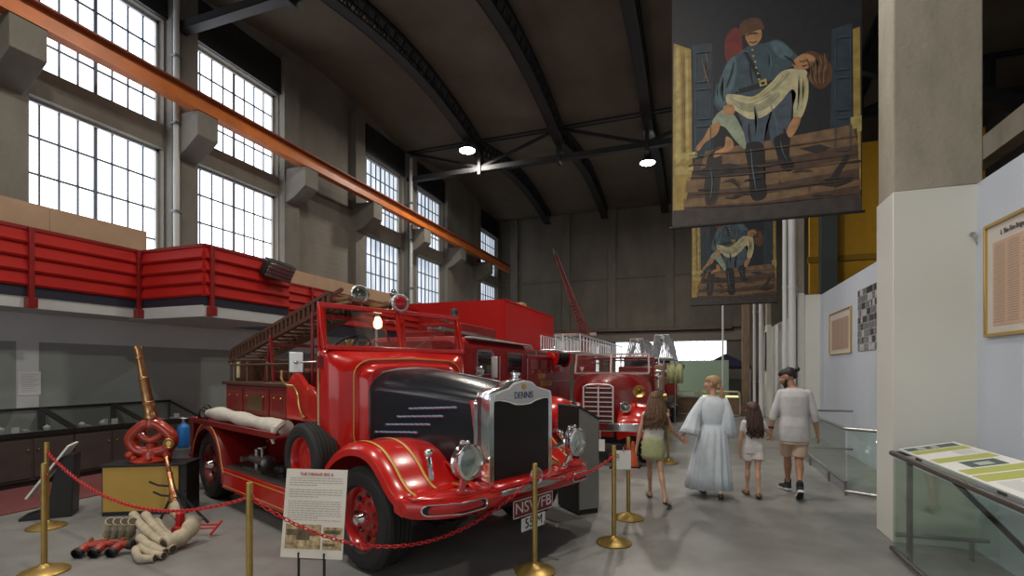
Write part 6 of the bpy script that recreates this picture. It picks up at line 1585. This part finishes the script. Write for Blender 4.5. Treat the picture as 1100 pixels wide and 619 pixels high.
for q in 'LR':
    an, hl, toe = V(WP_['an'+q]), V(WP_['heel'+q]), V(WP_['toe'+q]); b = B(); b.cap(hl+V((0,0,.0)), lerp(hl,toe,.6), .034, .038); b.cap(lerp(hl,toe,.6), toe, .038, .028); b.cap(an-V((0,0,.02)), hl, .034, .034)
    so = b.obj('shoe', SAND, wo, sharp=False, remesh=.006, smooth_it=2)
    d = (toe-hl).normalized(); x = d.cross(V((0,0,1))).normalized(); dn = x.cross(d); dn = dn if dn.z < 0 else -dn
    L0 = [hl+d*t+dn*.030+x*w for t, w in ((-.03,.02),(0,.032),(.08,.03),(.14,.038),(.19,.03),(.21,.012))]; L0 += [hl+d*t+dn*.030-x*w for t, w in ((.21,.012),(.19,.03),(.14,.038),(.08,.03),(0,.032),(-.03,.02))]
    B().loft([L0, [p-dn*.014 for p in L0]]).obj('sole', mat('dark_sole', (.06,.055,.05), .8), so)
b = B(); b.sph(h((0,-.028,.030)), (.079,.088,.082), 22, R); b.sph(h((0,.012,.056)), (.072,.080,.052), 20, R); b.sph(h((0,-.085,-.035)), (.05,.04,.05), 16, R)
for i in range(24): a = -1.3+2.6*i/23; b.cap(h((.072*math.sin(a),.06*math.cos(a),.045)), h((.02*math.sin(a),-.11,-.045)), .009, .008, 6)
rd = random.Random(4)
for i in range(34):
    s0 = h((rd.uniform(-.02,.02), -.115+rd.uniform(-.01,.01), -.05+rd.uniform(-.012,.012))); ph = rd.uniform(0,6)
    b.tube([s0+V((.030*t*math.sin(ph)+.02*t, -.02*t+.02*math.cos(ph)*t, -.165*t*rd.uniform(.9,1.1)))+V((.006*math.sin(ph+8*t),0,0)) for t in (0,.2,.4,.6,.8,1.)], [.006,.008,.008,.007,.005,.002], 6)
b.obj('hair_in_ponytail', HBL, wo, sharp=False)

# taller girl (left)
k = 1.38/1.75; gx, gy = -.50, 6.50
def m_(x, y, z): return (x-gx, y-gy, z)
GP = dict(w=.82, pel=m_(-.50,6.50,.72), wai=m_(-.49,6.50,.85), che=m_(-.48,6.50,.98), neck=m_(-.475,6.51,1.13), head=m_(-.465,6.53,1.275), yaw=math.radians(-14), pitch=math.radians(-6),
  shL=m_(-.60,6.50,1.085), elL=m_(-.665,6.46,.85), wrL=m_(-.70,6.46,.665), shR=m_(-.355,6.50,1.085), elR=m_(-.285,6.58,.90), wrR=m_(-.185,6.76,.765),
  hipL=m_(-.56,6.50,.70), knL=m_(-.555,6.62,.41), anL=m_(-.56,6.76,.085), heelL=m_(-.56,6.73,.04), toeL=m_(-.60,6.89,.03),
  hipR=m_(-.44,6.50,.70), knR=m_(-.405,6.42,.40), anR=m_(-.345,6.26,.115), heelR=m_(-.345,6.23,.09), toeR=m_(-.295,6.37,.03),
  hdL=(-.1,0,-1), thL=(0,1,0), pnL=(1,0,0), hdR=(.55,.6,-.45), thR=(.2,.3,1), pnR=(.8,-.2,-.6), cuR=.7, hk=1.05)
g1, h, R = human('person', 'taller girl in white top and green skirt with long light brown hair', (gx, gy, 0), k, GP, SKIN, .92, .006)
b = B(); rings_body(b, [(0,0,.78,.128,.092,.02,6),(.005,0,.86,.118,.09,.015,6),(.015,0,.95,.128,.098,.01,6),(.02,0,1.04,.132,.095,0,6),(.022,.005,1.10,.110,.075,0,6),(.025,.01,1.125,.055,.05,0,6)])
for q, s in (('L',-1),('R',1)): b.cap(V(GP['neck'])-V((0,0,.06)), V(GP['sh'+q])+V((s*.004,0,.005)), .045, .038)
b.obj('white_top', FAB('white_top', (.68,.64,.58)), g1, sharp=False, remesh=.007, smooth_it=3)
b = B(); rings_body(b, [(-.005,0,.545,.132,.118,.05,7,0.),(-.005,0,.60,.140,.122,.035,7,.3),(-.005,0,.70,.138,.118,.02,7,.6),(0,0,.78,.130,.10,.0,7,0.),(0,0,.815,.122,.094,.0,7,0.)], 64)
sk = b.obj('green_skirt', FAB('sage_lime_skirt', (.40,.42,.22), .08), g1, sharp=False)
b = B()
for z, r in ((.74,.134),(.66,.142),(.60,.143)):
    b.tube([(-.008+(r+.002*math.sin(5*a))*math.cos(a), (r*.775)*math.sin(a), z+.022*math.sin(a*2+z*30)) for a in [2*PI*j/40 for j in range(40)]], .007, 6, True)
b.obj('wrap_folds', FAB('sage_lime_skirt', (.40,.42,.22)), sk)
def girlhair(h, R, m, root, L, seed, r=.0085, tilt=0., sp=.25):
    global cxh
    b = B(); b.sph(h((0,-.024,.028)), (.080,.090,.082), 22, R); b.sph(h((0,.010,.054)), (.072,.080,.052), 20, R); b.sph(h((0,-.06,-.03)), (.066,.05,.06), 18, R)
    rd = random.Random(seed); rts = []
    cxh = h((0,0,0)).x
    for i in range(230):
        a = rd.uniform(-1.9, 1.9); z = rd.uniform(-.05, .06); p = h((.076*math.sin(a), -.016-.082*math.cos(a), z)); o = p-h((0,-.02,z)); o.z = 0
        rts.append((p, o.normalized()*.35+V((tilt, 0, 0))))
    strands(b, rts, L, r, .018, seed, sp, -.055)
    b.obj('long_hair', m, root, sharp=False)
girlhair(h, R, HM, g1, .33, 11, r=.0105, sp=.75)
def sandal(P_, q, root, m):
    an, hl, toe = V(P_['an'+q]), V(P_['heel'+q]), V(P_['toe'+q]); d = (toe-hl).normalized(); x = d.cross(V((0,0,1))).normalized(); dn = x.cross(d); dn = dn if dn.z < 0 else -dn
    L0 = [hl+d*t+dn*.024+x*w for t, w in ((-.03,.016),(0,.028),(.07,.026),(.12,.033),(.16,.026),(.175,.01))]; L0 += [hl+d*t+dn*.024-x*w for t, w in ((.175,.01),(.16,.026),(.12,.033),(.07,.026),(0,.028),(-.03,.016))]
    so = B().loft([L0, [p-dn*.016 for p in L0]]).obj('sandal', mat('dark_sole', (.06,.055,.05), .8), root)
    b = B()
    for t in (.03, .11): c = hl+d*t; b.tube([c+x*.033+dn*.02, c+x*.034-dn*.012, c-dn*.032, c-x*.034-dn*.012, c-x*.033+dn*.02], .0055, 6)
    b.cap(hl-d*.022+dn*.005, hl-d*.018-dn*.03, .013, .011); b.obj('strap', m, so)
for q in 'LR': sandal(GP, q, g1, mat('pale_beige_strap', (.5,.40,.32), .6))

# smaller girl
k = 1.23/1.75; gx, gy = .70, 7.30
def m_(x, y, z): return (x-gx, y-gy, z)
G2 = dict(w=.86, pel=m_(.70,7.30,.63), wai=m_(.70,7.30,.74), che=m_(.70,7.30,.86), neck=m_(.70,7.31,.985), head=m_(.69,7.33,1.125), yaw=math.radians(22), pitch=math.radians(4),
  shL=m_(.595,7.30,.945), elL=m_(.545,7.27,.74), wrL=m_(.535,7.28,.585), shR=m_(.805,7.30,.945), elR=m_(.865,7.32,.84), wrR=m_(.905,7.38,.80),
  hipL=m_(.65,7.30,.61), knL=m_(.635,7.34,.34), anL=m_(.63,7.34,.075), heelL=m_(.63,7.31,.035), toeL=m_(.60,7.46,.025),
  hipR=m_(.75,7.30,.61), knR=m_(.745,7.22,.34), anR=m_(.745,7.12,.085), heelR=m_(.745,7.09,.055), toeR=m_(.75,7.24,.025),
  hdL=(0,0,-1), thL=(0,1,0), pnL=(1,0,0), hdR=(.2,.3,-.9), thR=(.3,1,.3), pnR=(1,-.3,.2), cuR=.6, hk=1.1)
g2_, h, R = human('person', 'smallest girl in a white romper with dark brown hair, holding hands with the man', (gx, gy, 0), k, G2, SKIN, .87, .006)
b = B(); rings_body(b, [(0,0,.56,.125,.10,.03,6),(0,0,.64,.128,.10,.02,6),(0,0,.73,.105,.085,.0,6),(0,0,.84,.112,.088,.0,6),(0,0,.92,.108,.078,0,6),(0,.008,.975,.05,.045,0,6)])
for q, s in (('L',-1),('R',1)):
    b.cap(V(G2['neck'])-V((0,0,.05)), V(G2['sh'+q]), .042, .044); b.cap(V(G2['sh'+q]), lerp(G2['sh'+q], G2['el'+q], .42), .045, .042); hip, kn = V(G2['hip'+q]), V(G2['kn'+q]); b.cyl(hip, lerp(hip,kn,.52), .082, .084)
b.obj('white_romper', FAB('white_romper', (.66,.62,.60)), g2_, sharp=False, remesh=.007, smooth_it=3)
girlhair(h, R, HB, g2_, .32, 23, tilt=.4, r=.0095)
for q in 'LR': sandal(G2, q, g2_, mat('tan_strap', (.22,.10,.06), .6))

# ------------------------------------------------------------------ light
wd = bpy.data.worlds.new('world'); scene.world = wd; wd.use_nodes = True
bg = wd.node_tree.nodes['Background']; bg.inputs['Color'].default_value = (.75,.85,1,1); bg.inputs['Strength'].default_value = 1.0
def area(name, loc, rot, sx_, sy_, power, col=(1,1,1)):
    la = bpy.data.lights.new(name, 'AREA'); la.shape = 'RECTANGLE'; la.size = sx_; la.size_y = sy_; la.energy = power; la.color = col
    o = bpy.data.objects.new(name, la); COL.objects.link(o); o.location = loc; o.rotation_euler = rot; return o
# added area lights: daylight from behind, overhead fill; last pair sit at hanging lamps
area('front_daylight_fill', (-3.2, YF+.3, 2.9), (PI/2+.12, 0, 0), 9.0, 4.8, FRONT_FILL, (.93,.97,1.))  # unseen panel standing in for daylight from behind; the wall has no doorway
for (x, y, z, w_) in ((-5.5, 2.5, 8.6, 1.), (-1.0, 2.0, 8.6, 1.), (-4.5, 7.3, 8.8, 1.2), (0, 7.9, 8.8, 1.), (-6.5, -4, 8.6, 1.), (-6.95, 14.9, 8.63, 1.), (-1.57, 17.9, 8.63, 1.1)):  # all but the last pair are unseen fill without a fixture
    area('lamp_and_fill_light', (x, y, z), (0, 0, 0), .45, .45, LAMP_AND_FILL*w_, (1., .93, .82))
vs = scene.view_settings; vs.view_transform = 'Standard'; vs.look = 'None'; vs.exposure = EXPO; vs.gamma = 1.0; vs.use_curve_mapping = False
